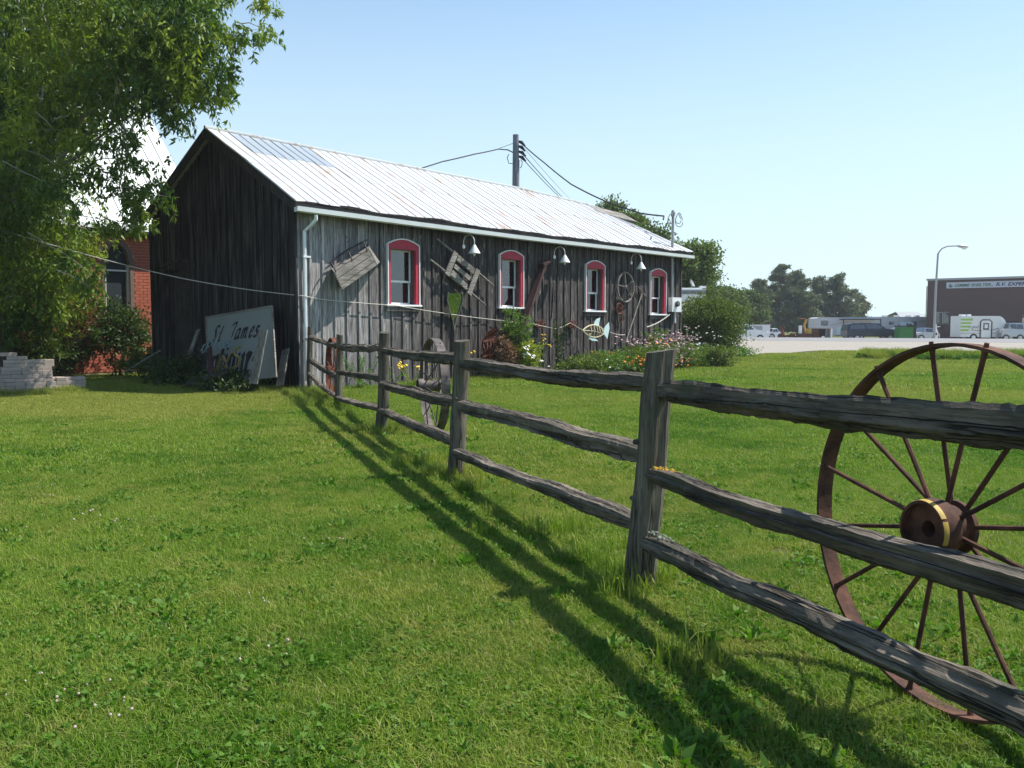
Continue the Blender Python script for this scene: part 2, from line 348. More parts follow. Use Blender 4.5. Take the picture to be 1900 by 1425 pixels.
def roof_panel(P, t0, t1, f0, f1, lift0, lift1, mat, name='roof_panel'):
    w_ = t1 - t0; prof = []
    for k in range(2):
        a = t0 + w_ * k / 2
        prof += [(a - .012 + (0.012 if k == 0 else 0), .0), (a + .012, .024), (a + .036, .0)]
    prof.append((t1 + .012, .0)); mb = MB(); n = len(prof)
    vs = []
    for f, lf in ((f0, lift0), ((f0 + f1) / 2, 0), (f1, lift1)):
        for t, h in prof: vs.append(P(t, f, h + .02 + lf))
    for f, lf in ((f0, lift0), ((f0 + f1) / 2, 0), (f1, lift1)):
        for t, h in prof: vs.append(P(t, f, h + .012 + lf))
    fs = []
    for j in range(2):
        for i in range(n - 1):
            fs.append((j*n+i, j*n+i+1, (j+1)*n+i+1, (j+1)*n+i)); fs.append((3*n+j*n+i, 3*n+(j+1)*n+i, 3*n+(j+1)*n+i+1, 3*n+j*n+i+1))
    for i in range(n - 1): fs.append((i, i+1, 3*n+i+1, 3*n+i)); fs.append((2*n+i, 2*n+i+1, 5*n+i+1, 5*n+i))
    mb.add(vs, fs); me = bpy.data.meshes.new(name); me.from_pydata([tuple(v) for v in mb.v], [], mb.f)
    return link(name, me, mat, barn)
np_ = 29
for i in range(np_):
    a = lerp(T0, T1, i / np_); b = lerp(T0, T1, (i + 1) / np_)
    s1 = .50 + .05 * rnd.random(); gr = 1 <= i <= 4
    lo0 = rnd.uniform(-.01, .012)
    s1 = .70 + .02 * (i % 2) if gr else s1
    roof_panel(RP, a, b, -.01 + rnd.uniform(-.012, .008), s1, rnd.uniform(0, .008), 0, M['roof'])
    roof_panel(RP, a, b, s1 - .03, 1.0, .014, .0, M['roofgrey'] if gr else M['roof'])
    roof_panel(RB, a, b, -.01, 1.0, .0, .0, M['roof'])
mb = MB(); mb.tube([RP(t, 1, .035) for t in np.linspace(T0, T1, 30)], .045, 6); mb.build('ridge_cap', M['roof'], barn)
mb = MB()      # rotten edge boards and torn sheathing showing below the sheets
for i in range(60):
    a = lerp(T0, T1, i / 60); mb.bar(RP(a, 0, -.02 + rnd.uniform(-.012, .006)), RP(a + .3, 0.0, -.02 + rnd.uniform(-.012, .006)), .10, .035)
mb.build('sheathing_edge', M['darkwood'], barn)
mb = MB()
for a, b in ((0, .5), (.5, 1)):
    mb.bar(RP(T0 + .02, a, -.11), RP(T0 + .02, b, -.11), .035, .2); mb.bar(RB(T0 + .02, a, -.11), RB(T0 + .02, b, -.11), .035, .2)
mb.build('barge_board', M['darkwood'], barn)
mb = MB(); mb.bar(RP(T1 - .02, 0, -.1), RP(T1 - .02, 1, -.1), .035, .18); mb.bar(RB(T1 - .02, 0, -.1), RB(T1 - .02, 1, -.1), .035, .18); mb.build('barge_board', M['darkwood'], barn)
M['fasciawood'] = wood('fascia_wood', (.055, .05, .055), (.14, .13, .135), 'X', 1)
mb = MB()
for k in range(12):
    a = lerp(T0, T1, k / 12); b = lerp(T0, T1, (k + 1) / 12)
    mb.bar(Vector((a, -OV + .03, ze(a) - .11)), Vector((b, -OV + .03, ze(b) - .11)), .03, .17)
mb.build('fascia_board', M['fasciawood'], barn)
mb = MB(); n = 24; prof = [(0, 0), (.115, .012), (.125, .02), (.115, -.085), (.07, -.105), (0, -.105)]
vs = []
ts = np.linspace(T0 + .02, T1 - .02, n)
for t in ts:
    for y, z in prof: vs.append((t, -OV + .012 - y, ze(t) - .185 + z * .95 + .035))
k = len(prof); fs = [(i*k+j, i*k+(j+1)%k, (i+1)*k+(j+1)%k, (i+1)*k+j) for i in range(n-1) for j in range(1, k)] + [tuple(range(k)), tuple((n-1)*k+j for j in range(k))]
mb.add(vs, fs); mb.build('gutter', M['gutter'], barn)
mb = MB(); g0 = Vector((.28, -OV - .05, ze(.2) - .27)); x0 = .16
mb.tube([g0, g0 + Vector((0, 0, -.10)), g0 + Vector((-.05, .10, -.22)), Vector((x0, -.08, ze(.2) - .62)), Vector((x0, -.07, 2)), Vector((x0 + .01, -.07, .25))], .042, 8); dsp = mb.build('downspout', M['gutter'], barn, True)
mb = MB(); mb.box(x0 - .06, x0 + .14, -.125, -.05, 3.02, 3.06); mb.build('strap', M['whitemetal'], dsp); mb = MB(); mb.box(x0 - .06, x0 + .06, -.125, -.05, 1.2, 1.23); mb.build('strap', M['whitemetal'], dsp)
# wall openings
WINS = [((716, 776), (443, 570)), ((924, 969), (464, 574)), ((1084, 1120), (483, 580)), ((1204, 1234), (498, 586))]
OP = []
for (l, r), (tp_, bt) in WINS:
    c_ = (l + r) / 2; a = WL(l, (tp_ + bt) / 2).x; b = WL(r, (tp_ + bt) / 2).x; zt = WL(c_, tp_).z; zb = WL(c_, bt).z; OP.append((a, b, zb, zt))
print('windows', OP)
# boards and battens of the long wall
pitch = LEN / 48
for i in range(48):
    a = i * pitch + .006; b = (i + 1) * pitch - .006; top = ze((a + b) / 2) - .12; mb = MB(); y0 = rnd.uniform(-.004, .004)
    segs = [(a, b, 0.0, top)]
    for (wa, wb_, wz0, wz1) in OP:
        wa += .04; wb_ -= .04; wz0 += .04; wz1 -= .12; ns = []
        for (p, q, z0, z1) in segs:
            if q <= wa or p >= wb_ or z1 <= wz0: ns.append((p, q, z0, z1)); continue
            if p < wa: ns.append((p, wa, z0, z1))
            if q > wb_: ns.append((wb_, q, z0, z1))
            ns.append((max(p, wa), min(q, wb_), z0, wz0)); ns.append((max(p, wa), min(q, wb_), wz1, z1))
        segs = ns
    for p, q, z0, z1 in segs:
        if q - p > .01: mb = MB(); mb.box(p, q, y0, .022 + y0, z0, z1); mb.build('board', M['barn'], barn)
for i in range(49):
    a = i * pitch; mb = MB(); wd = rnd.uniform(.026, .036); top = ze(a) - .12; y = rnd.uniform(-.036, -.028)
    zs = [(.03 + rnd.uniform(0, .08), top - rnd.uniform(0, .02))]
    for (wa, wb_, wz0, wz1) in OP:
        if wa - .03 < a < wb_ + .03: zs = [(zs[0][0], wz0 - .09), (wz1 + .03, zs[0][1])]
    for z0, z1 in zs:
        dx = rnd.uniform(-.006, .006); mb.add([Vector((a + x + d, yy, z)) for z, d in ((z0, 0), (z1, dx)) for x, yy in ((-wd, y), (wd, y), (wd, -.006), (-wd, -.006))], [(0,1,5,4), (1,2,6,5), (2,3,7,6), (3,0,4,7), (0,3,2,1), (4,5,6,7)])
        mb.build('batten', M['barn'], barn); mb = MB()
# gable wall
def zrake(s):
    return lerp(ze(0), zr(0), (s + OV) / (3.25 + OV)) if s < 3.25 else lerp(zr(0), ZB, (s - 3.25) / (SB - 3.25))
dl, dr_, dt = GL(312, 560).y, GL(356, 560).y, GL(335, 500).z
D0, D1, DZ = min(dl, dr_), max(dl, dr_), dt
print('door', D0, D1, DZ)
ng = 21; gp = WID / ng
for i in range(ng):
    a = i * gp + .006; b = (i + 1) * gp - .006; mb = MB(); y0 = rnd.uniform(-.004, .004)
    def pr(a, b, z0):
        P = [(a, z0), (b, z0), (b, zrake(b) - .06)] + ([(3.25, zrake(3.25) - .06)] if a < 3.25 < b else []) + [(a, zrake(a) - .06)]
        vs = [Vector((y0, s, z)) for s, z in P] + [Vector((y0 + .022, s, z)) for s, z in P]; n = len(P)
        mb.add(vs, [tuple(range(n)), tuple(range(2*n-1, n-1, -1))] + [(j, (j+1) % n, (j+1) % n + n, j + n) for j in range(n)])
    if b <= D0 or a >= D1: pr(a, b, 0)
    else:
        if a < D0: pr(a, D0, 0)
        if b > D1: pr(D1, b, 0)
        pr(max(a, D0), min(b, D1), DZ)
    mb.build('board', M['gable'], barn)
for i in range(1, ng):
    s = i * gp; z0 = DZ if D0 < s < D1 else .02; mb = MB()
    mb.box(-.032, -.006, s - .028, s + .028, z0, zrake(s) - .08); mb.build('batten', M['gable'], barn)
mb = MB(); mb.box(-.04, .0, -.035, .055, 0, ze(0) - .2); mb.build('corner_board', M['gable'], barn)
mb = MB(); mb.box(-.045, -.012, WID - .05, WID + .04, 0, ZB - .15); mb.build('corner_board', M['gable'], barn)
mb = MB(); mb.box(LEN, LEN + .03, -.03, .05, 0, ze(LEN) - .2); mb.build('corner_board', M['barn'], barn)
mb = MB(); mb.box(.03, LEN, .024, .03, -.3, 3.8) if False else None
# inner shell behind the boards (with the openings left out), back and far walls
mb = MB(); mb.box(.04, LEN - .02, WID - .04, WID, 0, ZB - .25)
P = [(0.04, 0), (WID - .05, 0), (WID - .05, ZB - .35), (3.25, zr(16) - .12), (.04, ze(16) - .2)]
mb.add([Vector((LEN - .04, s, z)) for s, z in P] + [Vector((LEN, s, z)) for s, z in P], [(0,1,2,3,4), (9,8,7,6,5)] + [(j, (j+1) % 5, (j+1) % 5 + 5, j + 5) for j in range(5)])
mb.build('back_wall', M['darkwood'], barn)
mb = MB(); prev = .05
for (wa, wb_, wz0, wz1) in OP + [(LEN - .05, LEN, 9, 9)]:
    mb.box(prev, wa + .02, .026, .06, 0, 3.75)
    if wz0 < 9: mb.box(wa + .02, wb_ - .02, .026, .06, 0, wz0); mb.box(wa + .02, wb_ - .02, .026, .06, wz1 - .1, 3.75)
    prev = wb_ - .02
P = lambda a, b, z0, z1: mb.box(.026, .06, a, b, z0, z1)
P(.05, D0, 0, 3.6); P(D1, WID - .05, 0, 3.6); P(D0, D1, DZ, 3.6)
mb.add([Vector((.03, s, z)) for s, z in ((.05, 3.6), (WID - .05, 3.6), (3.25, zr(0) - .15))], [(0, 1, 2)])
mb.build('inner_sheathing', M['room'], barn)
mb = MB(); mb.box(.16, .2, D0 - .02, D1 + .02, 0, DZ + .1); dd = mb.build('door', M['darkwood'], barn)
mb = MB(); mb.box(.05, .16, D0 - .03, D0, 0, DZ); mb.box(.05, .16, D1, D1 + .03, 0, DZ); mb.build('jamb', M['darkwood'], dd)
mb = MB(); mb.bar((-.04, D0 - .09, 0.02), (-.04, D0 - .09, DZ + .02), .09, .03, (1, 0, 0)); mb.bar((-.04, D1 + .07, 0.02), (-.04, D1 + .07, DZ + .02), .09, .03, (1, 0, 0))
arc = [((D0 + D1) / 2 + (D1 - D0) * .72 * math.cos(a), DZ + .02 + .2 * math.sin(a)) for a in np.linspace(0, math.pi, 9)]
for p, q in zip(arc, arc[1:]): mb.bar((-.045, p[0], p[1]), (-.045, q[0], q[1]), .03, .09)
mb.build('door_trim', M['gable'], dd)
# windows
def arch(a, b, z, rise, n=8):
    return [(lerp(b, a, i / n), z + rise * math.sin(math.pi * i / n) ** .9) for i in range(n + 1)]
for wi, (a, b, z0, z1) in enumerate(OP):
    rise = .14; zt = z1 - rise; wl, wr = .085, .10; hz = z1 - .27
    mb = MB(); y = -.055          # red casing with its arched head
    mb.box(a + .03, a + .03 + wl, y, .02, z0 + .07, hz); mb.box(b - .03 - wr, b - .03, y, .02, z0 + .07, hz)
    mb.prism([(a + .03, hz), (b - .03, hz)] + arch(a + .03, b - .03, zt - .03, rise), .075, Matrix.Translation((0, y, 0)))
    win = mb.build('window', M['red'], barn)
    mb = MB(); y = -.068
    pts = [(a + .015, z0 + .05), (a + .015, zt - .02)] + arch(a + .015, b - .015, zt - .015, rise)[::-1] + [(b - .015, z0 + .05)]
    for p, q in zip(pts, pts[1:]):
        if abs(p[0] - q[0]) + abs(p[1] - q[1]) > .01: mb.bar((p[0], y + .03, p[1]), (q[0], y + .03, q[1]), .075, .026, (0, 0, 1) if abs(p[0] - q[0]) > .02 else (1, 0, 0))
    mb.build('outer_edge', M['white'], win)
    mb = MB(); mb.box(a - .05, b + .04, -.10, .20, z0 + .02, z0 + .065); mb.build('sill', M['white'], win)
    mb = MB(); mb.box(a - .02, b + .02, -.06, .0, z0 - .10, z0 + .018); mb.build('apron', M['barn'], win)
    ia, ib = a + .03 + wl, b - .03 - wr; dp = .17
    mb = MB(); mb.box(ia - .02, ia, .02, dp + .05, z0 + .05, hz); mb.box(ib, ib + .02, .02, dp + .05, z0 + .05, hz); mb.box(ia - .02, ib + .02, .02, dp + .05, hz, hz + .02); mb.build('jamb', M['fasciawood'], win)
    zm = lerp(z0, hz, .44); mb = MB(); F_ = .04
    for zz0, zz1, yy in ((zm - .01, hz, dp - .02), (z0 + .065, zm + .03, dp + .015)):
        mb.box(ia, ia + F_, yy, yy + .03, zz0, zz1); mb.box(ib - F_, ib, yy, yy + .03, zz0, zz1); mb.box(ia, ib, yy - .001, yy + .031, zz1 - F_, zz1); mb.box(ia, ib, yy - .001, yy + .031, zz0, zz0 + F_ + .01)
    mb.build('sash', M['white'], win)
    mb = MB(); mb.box(ia + .03, ib - .03, dp - .008, dp - .004, zm + .03, hz - .03); mb.build('pane', M['clear'], win)
    mb = MB(); mb.box(ia + .03, ib - .03, dp + .026, dp + .03, z0 + .1, zm + .0); mb.build('pane', M['clear'], win)
    mb = MB(); mb.box(ia - .3, ib + .3, dp + .6, dp + .62, z0 - .2, hz + .2); mb.box(ia - .3, ia - .28, dp + .08, dp + .6, z0 - .2, hz + .2); mb.box(ib + .28, ib + .3, dp + .08, dp + .6, z0 - .2, hz + .2); mb.box(ia - .3, ib + .3, dp + .08, dp + .6, z0 - .22, z0 - .2); mb.build('dark_interior', M['room'], win)
    w_ = ib - ia; mb = MB(); yb = dp + .09
    if wi == 0: mb.box(ia - .1, ia + w_ * 1.0, yb - .05, yb - .04, z0 + .05, hz)  # first window: pale panel standing in for sky reflected in the panes
    else:
        top = hz; n = 10
        for k in range(n):
            x0_ = ia + w_ * .62 * k / n; x1_ = ia + w_ * .62 * (k + 1) / n; zb_ = zm + .12 + (.55 if wi > 1 else .05) * (k / n) ** 2
            yy = yb + .012 * math.sin(k * 2.2); mb.box(x0_, x1_, yy, yy + .008, zb_, top)
        mb.box(ia, ia + w_ * .5, yb + .05, yb + .06, zm - .02, zm + .02)
    mb.build('curtain', M['sheen_blind'] if wi == 0 else M['curtain'], win)

# ------------------------------------------------------------------ the brick church behind
church = tree_obj('brick_church', C0, 'red brick church with pointed window and steep pale metal roof behind the tree', 'church')
CS, CT1, CT0 = 10.1, 3.35, -14.0
CE = hitp(280, 424, 1, CS - .38).z
wl_, wr_ = hitp(195, 500, 1, CS).x, hitp(240, 500, 1, CS).x; wsp = hitp(217, 492, 1, CS).z; wtop = hitp(217, 449, 1, CS).z; wbot = hitp(217, 580, 1, CS).z
print('church', CE, wl_, wr_, wsp, wtop)
def inarch(t, z, g=0.):
    a, b = wl_ - g, wr_ + g
    if not (a < t < b) or z < wbot - g: return False
    if z < wsp: return True
    hw = (b - a) / 2; k = (z - wsp) / (wtop + g - wsp)
    return k < 1 and abs(t - (a + b) / 2) < hw * math.sqrt(max(0, 1 - k ** 1.7))
bl, bh = .262, .0915; cand = []
row = 0; z = .1
while z < CE - .05:
    t = -4.2 + (bl / 2 if row % 2 else 0)
    while t < CT1 - .02:
        cand.append((min(t, CT1), z)); t += bl
    z += bh; row += 1
cand = [c for c in cand if not inarch(c[0] + bl / 2, c[1] + bh / 2, .13)]
def brickbox(mb, t, z):
    e = rnd.uniform(-.003, .004); x1 = min(t + bl - .013, CT1); mb.box(t, x1, CS - .018 + e, CS + .03, z, z + bh - .013)
vis = [c for c in cand if -1.4 < c[0] < 1.95 and c[1] > 1.35]
vis = sorted(vis, key=lambda c: abs(c[0] - 1.0) + abs(c[1] - 2.6) * .3)[:300]; vset = set(vis)
for c in vis:
    mb = MB(); brickbox(mb, *c); mb.build('brick', M['brick'], church)
mb = MB()
for c in cand:
    if c not in vset: brickbox(mb, *c)
mb.build('brickwork', M['brick'], church, kind='stuff')
mb = MB(); mb.box(CT0, wl_, CS, CS + .3, 0, CE); mb.box(wr_, CT1 - .01, CS, CS + .3, 0, CE); mb.box(wl_, wr_, CS, CS + .3, 0, wbot); mb.box(wl_, wr_, CS, CS + .3, wtop, CE)
n = 8
for sgn in (0, 1):        # fill the spandrels beside the pointed head
    cx = (wl_ + wr_) / 2; hw = (wr_ - wl_) / 2; pts = []
    for i in range(n + 1):
        k = i / n; x = hw * math.sqrt(max(0, 1 - k ** 1.7)); pts.append((x, wsp + (wtop - wsp) * k))
    for (x0_, za), (x1_, zb_) in zip(pts, pts[1:]):
        s_ = 1 if sgn else -1; q = [(cx + s_ * x0_, za), (cx + s_ * hw, za), (cx + s_ * hw, zb_), (cx + s_ * x1_, zb_)]
        mb.prism(q, .3, Matrix.Translation((0, CS, 0)))
mb.build('mortar_wall', M['mortar'], church)
mb = MB(); mb.box(CT0, CT1, CS + 9, CS + 9.3, 0, CE); rz_ = CE + 4.65 * math.tan(R(49))
mb.add([Vector((CT1 - .01, s, z)) for s, z in ((CS + .3, 0), (CS + 9, 0), (CS + 9, CE), (CS + 4.65, rz_ - .1), (CS + .3, CE))], [(0, 1, 2, 3, 4)])
mb.build('gable_end_wall', M['mortar'], church)
mb = MB(); cx = (wl_ + wr_) / 2; hw = (wr_ - wl_) / 2
for s_ in (-1, 1):
    for (x0_, za), (x1_, zb_) in zip(pts, pts[1:]): mb.bar((cx + s_ * (x0_ + .07), CS - .01, za), (cx + s_ * (x1_ + .05), CS - .01, zb_ + .01), .06, .15, (s_, 0, .6))
    mb.box(cx + s_ * (hw + .065) - .055, cx + s_ * (hw + .065) + .055, CS - .03, CS + .05, wbot, wsp)
win = mb.build('arched_window', M['stone'], church)
mb = MB(); n2 = 10; mb.add([Vector((cx + x, CS + .12, z)) for x, z in [(hw, wbot), (hw, wsp)] + [(p[0], p[1]) for p in pts] + [(-p[0], p[1]) for p in pts[::-1]] + [(-hw, wsp), (-hw, wbot)]], [tuple(range(2 + 2 * len(pts) + 2))]); mb.build('pane', M['glass'], win)
mb = MB(); mb.box(cx - hw, cx - hw + .05, CS + .06, CS + .12, wbot, wsp); mb.box(cx + hw - .05, cx + hw, CS + .06, CS + .12, wbot, wsp); zb2 = hitp(217, 502, 1, CS).z; mb.box(cx - hw, cx + hw, CS + .05, CS + .11, zb2 - .02, zb2 + .03); mb.build('window_frame', M['whitemetal'], win)
pt = math.tan(R(49))
def CP(t, f, h=0.): return Vector((t, CS - .42 + f * 5.07, CE - .02 + f * 5.07 * pt + h))
nr = 38; cw = (CT1 + .3 - CT0) / nr
for i in range(nr):
    t0 = CT0 + i * cw; t1 = t0 + cw; mb = MB()
    prof = [(t0, 0), (t0 + .008, .045), (t0 + .03, .045), (t0 + .04, 0), (t1, 0)]
    vs = [CP(t, f, h + .03) for f in (0, 1) for t, h in prof] + [CP(t0, f, .0) for f in (0, 1)] + [CP(t1, f, .0) for f in (0, 1)]
    mb.add(vs, [(j, j+1, j+6, j+5) for j in range(4)] + [(0, 4, 12, 10)]); mb.build('roof_panel', M['churchroof'], church)
mb = MB(); mb.add([CP(CT0, 0), CP(CT1 + .3, 0), CP(CT1 + .3, 1), CP(CT0, 1), Vector((CT0, CS + 9.7, CE)), Vector((CT1 + .3, CS + 9.7, CE))], [(0,1,2,3), (3,2,5,4)]); mb.build('roof_deck', M['grey'], church)
mb = MB(); mb.box(CT0, CT1 + .3, CS - .47, CS - .42, CE - .12, CE - .0); mb.build('gutter', M['whitemetal'], church)
mb = MB(); mb.box(CT0, CT1 + .28, CS - .41, CS - .02, CE - .24, CE - .16); mb.box(CT0, CT1 + .28, CS - .41, CS - .38, CE - .24, CE - .03); mb.build('soffit', M['dark'], church)

# ------------------------------------------------------------------ the rail fence
PB = [(575, 729, 20.0), (627, 755, 0), (705, 803, 0), (843, 886, 0), (1180, 1092, 0)]
PT = [(575, 607), (631, 621), (713, 617), (858, 632), (1227, 651)]
posts = []
for (bx, by, Y), (tx, ty) in zip(PB, PT):
    b = ground(bx, by) if not Y else at(bx, by, Y); b.z = 0; t = at(tx, ty, b.y); posts.append((b, t))
b5 = posts[4][0] + (posts[4][0] - posts[3][0]).normalized() * 3.5; posts.append((b5, b5 + Vector((.08, 0, 1.36))))
print('posts', [(tuple(round(c, 2) for c in b), round(t.z, 2)) for b, t in posts])
fence = thing('rail_fence', posts[3][0], 'weathered split rail fence of round posts and three rough rails', 'fence')
FO = posts[3][0]
def noisy(seed):
    r = random.Random(seed); a = [(r.uniform(.5, 9), r.uniform(0, 6.3), r.uniform(.3, 1)) for _ in range(7)]
    return lambda x: sum(c / (1 + f * .35) * math.sin(f * x + p) for f, p, c in a)
def rough_rail(p, q, h0, h1, wd, seed, name='rail', sag=0., mat=None, tri=True):
    p = Vector(p); q = Vector(q); d = q - p; L = d.length; x = d / L; up = Vector((0, 0, 1)); z = (up - x * up.dot(x)).normalized(); y = z.cross(x)
    n, k = int(max(40, L * 34)), 18; r = random.Random(seed); vs = []
    prof = []
    for j in range(k):
        a = 2 * math.pi * j / k; e = 2.6 if tri else 2; ca, sa = math.cos(a), math.sin(a); rr = (abs(ca) ** e + abs(sa) ** e) ** (-1 / e) * r.uniform(.76, 1.1); prof.append((ca * rr, sa * rr))
    crk = (r.randrange(k), r.randrange(k), r.randrange(k)); fr = [noisy(seed * 31 + j) for j in range(k)]; cy, cz, ft, fb = noisy(seed + 1), noisy(seed + 2), noisy(seed + 3), noisy(seed + 4)
    for i in range(n + 1):
        u = i / n; X = u * L; end = min(1, .55 + 3.2 * min(u, 1 - u) * L / .8) if True else 1
        end = min(1., .62 + min(X, L - X) * 1.5); h = lerp(h0, h1, u) / 2 * end
        for j, (a, b) in enumerate(prof):
            hh = h * (1 + .14 * (ft(X * 1.3) if b > 0 else fb(X * 1.3)))
            jit = 1 + .055 * fr[j](X * 2.6) + .035 * fr[j](X * 9) + .05 * max(0, fr[j](X * 4.3 + 2)) + r.uniform(-.04, .04) - (.2 * min(1, abs(fr[j](X * .9)) * 1.2) if j in crk else 0)
            vs.append((X, a * wd / 2 * end * jit + .012 * cy(X * .8), b * hh * jit + .009 * cz(X * .9) - sag * math.sin(math.pi * u)))
    mb = MB(); fs = [(i*k+j, i*k+(j+1)%k, (i+1)*k+(j+1)%k, (i+1)*k+j) for i in range(n) for j in range(k)] + [tuple(range(k))[::-1], tuple(n*k+j for j in range(k))]
    mb.add(vs, fs); o = mb.build(name, mat or M['rail'], fence)
    Mx = Matrix((x, y, z)).transposed(); o.rotation_euler = Mx.to_euler(); o.location = p - FO
    return o
def rough_post(b, t, r0, r1, seed):
    mb = MB(); n, k = 26, 16; f = noisy(seed); g = noisy(seed + 9); rr = random.Random(seed); vs = []
    crack = rr.randrange(k)
    for i in range(n + 1):
        u = i / n; c = Vector(b).lerp(Vector(t), u) - Vector(b); c.z = lerp(-.25, t[2], u)
        c.x += .012 * f(u * 2.5); c.y += .012 * g(u * 2.5)
        for j in range(k):
            a = 2 * math.pi * j / k; r = lerp(r0, r1, u) * (1 + .03 * f(u * 5 + j) + rr.uniform(-.02, .02)) * (.86 if j == crack else 1)
            vs.append((c.x + r * math.cos(a), c.y + r * math.sin(a), c.z + (.012 * math.cos(a * 1 + seed) if i == n else 0)))
    mb.add(vs, [(i*k+j, i*k+(j+1)%k, (i+1)*k+(j+1)%k, (i+1)*k+j) for i in range(n) for j in range(k)] + [tuple(n*k+j for j in range(k))])
    for _ in range(3):                                # knots
        u = rr.uniform(.2, .85); a = rr.uniform(0, 6.3); c = Vector(b).lerp(Vector(t), u) - Vector(b); c.z = u * t[2]; q = Vector((math.cos(a), math.sin(a), 0)); r = lerp(r0, r1, u)
        mb.tube([c + q * r * .8, c + q * (r + .018)], [.022, .012], 7)
    o = mb.build('post', M['post'], fence, True); o.location = Vector(b) - FO; return o
PR = [.062, .066, .078, .08, .088, .085]
for i, (b, t) in enumerate(posts): rough_post(b, t, PR[i] * 1.06, PR[i] * .95, 40 + i)
def onpost(i, py):   # height on post i seen at image row py
    b, t = posts[i]; z = at((PT[i][0] + PB[i][0]) / 2, py, b.y).z; k = z / t.z; return Vector((lerp(b.x, t.x, k), b.y, z))
RL = [  # post i to i+1: (row at post i, row at post i+1, thickness a, b, depth of section)
 [(624, 638, .10, .10), (667, 700, .09, .10), (693, 737, .08, .08)] ,
 [(644, 646, .12, .11), (690, 702, .10, .10), (737, 757, .09, .10)],
 [(650, 665, .11, .13), (712, 744, .12, .13), (762, 822, .10, .12)],
 [(672, 713, .12, .115), (752, 847, .115, .135), (838, 975, .11, .12)],
]
sd_ = 100
for i, rails in enumerate(RL):
    for j, (ya, yb, ha, hb) in enumerate(rails):
        pa, pb = onpost(i, ya), onpost(i + 1, yb); sd_ += 5
        rough_rail(pa, pb, ha, hb, .13, sd_, sag=(.06, .02, .045)[j] if i == 0 else rnd.uniform(-.005, .03))
for (ya, z5, ha, hb, sg) in ((724, 1.225, .135, .14, .01), (880, .745, .115, .125, .02), (1003, .36, .105, .105, .005)):
    sd_ += 5; rough_rail(onpost(4, ya), Vector((posts[5][0].x, posts[5][0].y, z5)), ha, hb, .115, sd_, sag=sg)
# ------------------------------------------------------------------ iron wheels
def wheel(name, loc, axis_deg, Rr, width, nsp, hub, mat, label, tilt=0, bow=.0, sp=.012, group='old iron wheels standing on the lawn behind the fence', yellow=False, thick=.013):
    root = thing(name, loc, label, 'wheel', R(axis_deg), group); root.rotation_euler = (R(tilt), 0, R(axis_deg))
    C_ = Vector((0, 0, Rr)); n = 72; mb = MB(); vs = []          # local Y is the axle
    prof = [(Rr, -width/2), (Rr, width/2), (Rr - thick, width/2), (Rr - thick, -width/2)]
    for i in range(n):
        a = 2 * math.pi * i / n
        for r, y in prof: vs.append(C_ + Vector((r * math.cos(a), y, r * math.sin(a))))
    mb.add(vs, [(i*4+j, i*4+(j+1)%4, ((i+1)%n)*4+(j+1)%4, ((i+1)%n)*4+j) for i in range(n) for j in range(4)]); mb.build('rim', mat, root)
    hr, h0, h1 = hub; Mh = Matrix.Translation(C_) @ Matrix.Rotation(R(90), 4, 'X')   # z of the lathe -> -Y (towards the fence)
    mb = MB(); pr = [(hr * .80, h0 - .01), (hr * .93, h0), (hr * .93, h0 + .02), (hr * .78, h0 + .03), (hr * .76, h1 - .09), (hr, h1 - .085), (hr * 1.03, h1 - .07), (hr * 1.0, h1 - .012), (hr * .96, h1), (hr * .86, h1), (hr * .84, h1 - .03), (hr * .28, h1 - .035), (hr * .26, h1 - .1), (.001, h1 - .1)]
    mb.lathe(pr, 40, Mh, cap=False); hb = mb.build('hub', mat, root, True)
    if yellow:
        for a0, a1 in ((-.35, .45), (.55, 1.7)):
            mb = MB(); vs = []; ar = np.linspace(a0, a1, 12)
            for a in ar:
                for r_, y_ in ((hr * 1.012, h1 - .020), (hr * 1.014, h1 - .008), (hr * .985, h1 + .002)): vs.append(C_ + Vector((r_ * math.cos(a), -y_, r_ * math.sin(a))))
            mb.add(vs, [(i*3+j, i*3+j+1, i*3+j+4, i*3+j+3) for i in range(11) for j in range(2)]); mb.build('painted_ring', M['yellow'], hb, True)
    for i in range(nsp):
        a = 2 * math.pi * (i + .5) / nsp + .0; d = Vector((math.cos(a), 0, math.sin(a))); fr = i % 2
        yi = -(h1 - .10) if fr else -(h0 + .012); p0 = C_ + d * hr * .7 + Vector((0, yi, 0)); p1 = C_ + d * (Rr - thick * .5) + Vector((0, (-.2 if fr else .15) * width, 0))
        mb = MB(); pts_ = [p0, p0.lerp(p1, .5) + Vector((0, 0, 0)), p1.lerp(p0, .04), p1]; mb.tube(pts_, [sp, sp, sp * 1.05, sp * 1.5], 7); mb.tube([p1, C_ + d * (Rr + .016) + (p1 - C_ - d * (Rr - thick * .5))], [sp * 1.1, sp * .9], 6); mb.build('spoke', mat, root, True)
    return root
wb = ground(1742, 1325)
wheel('iron_wheel', (wb.x, wb.y, .025), -69.5, .705, .074, 16, (.112, -.04, .135), M['rust'], 'large rusty spoked iron wheel with a big hub standing close behind the fence', yellow=True, sp=.0098, tilt=-1.5)
w2 = ground(806, 800); wheel('iron_wheel', (w2.x, w2.y, -.02), -71, .67, .12, 14, (.10, -.08, .24), M['greyiron'], 'broad grey-brown iron wheel behind the fence in front of the barn wall', sp=.009)
w3 = ground(620, 746); wheel('iron_wheel', (w3.x, w3.y, -.02), -69, .64, .12, 12, (.09, -.05, .13), M['redrust'], 'narrow red rusted iron wheel behind the fence near the barn corner', sp=.009)
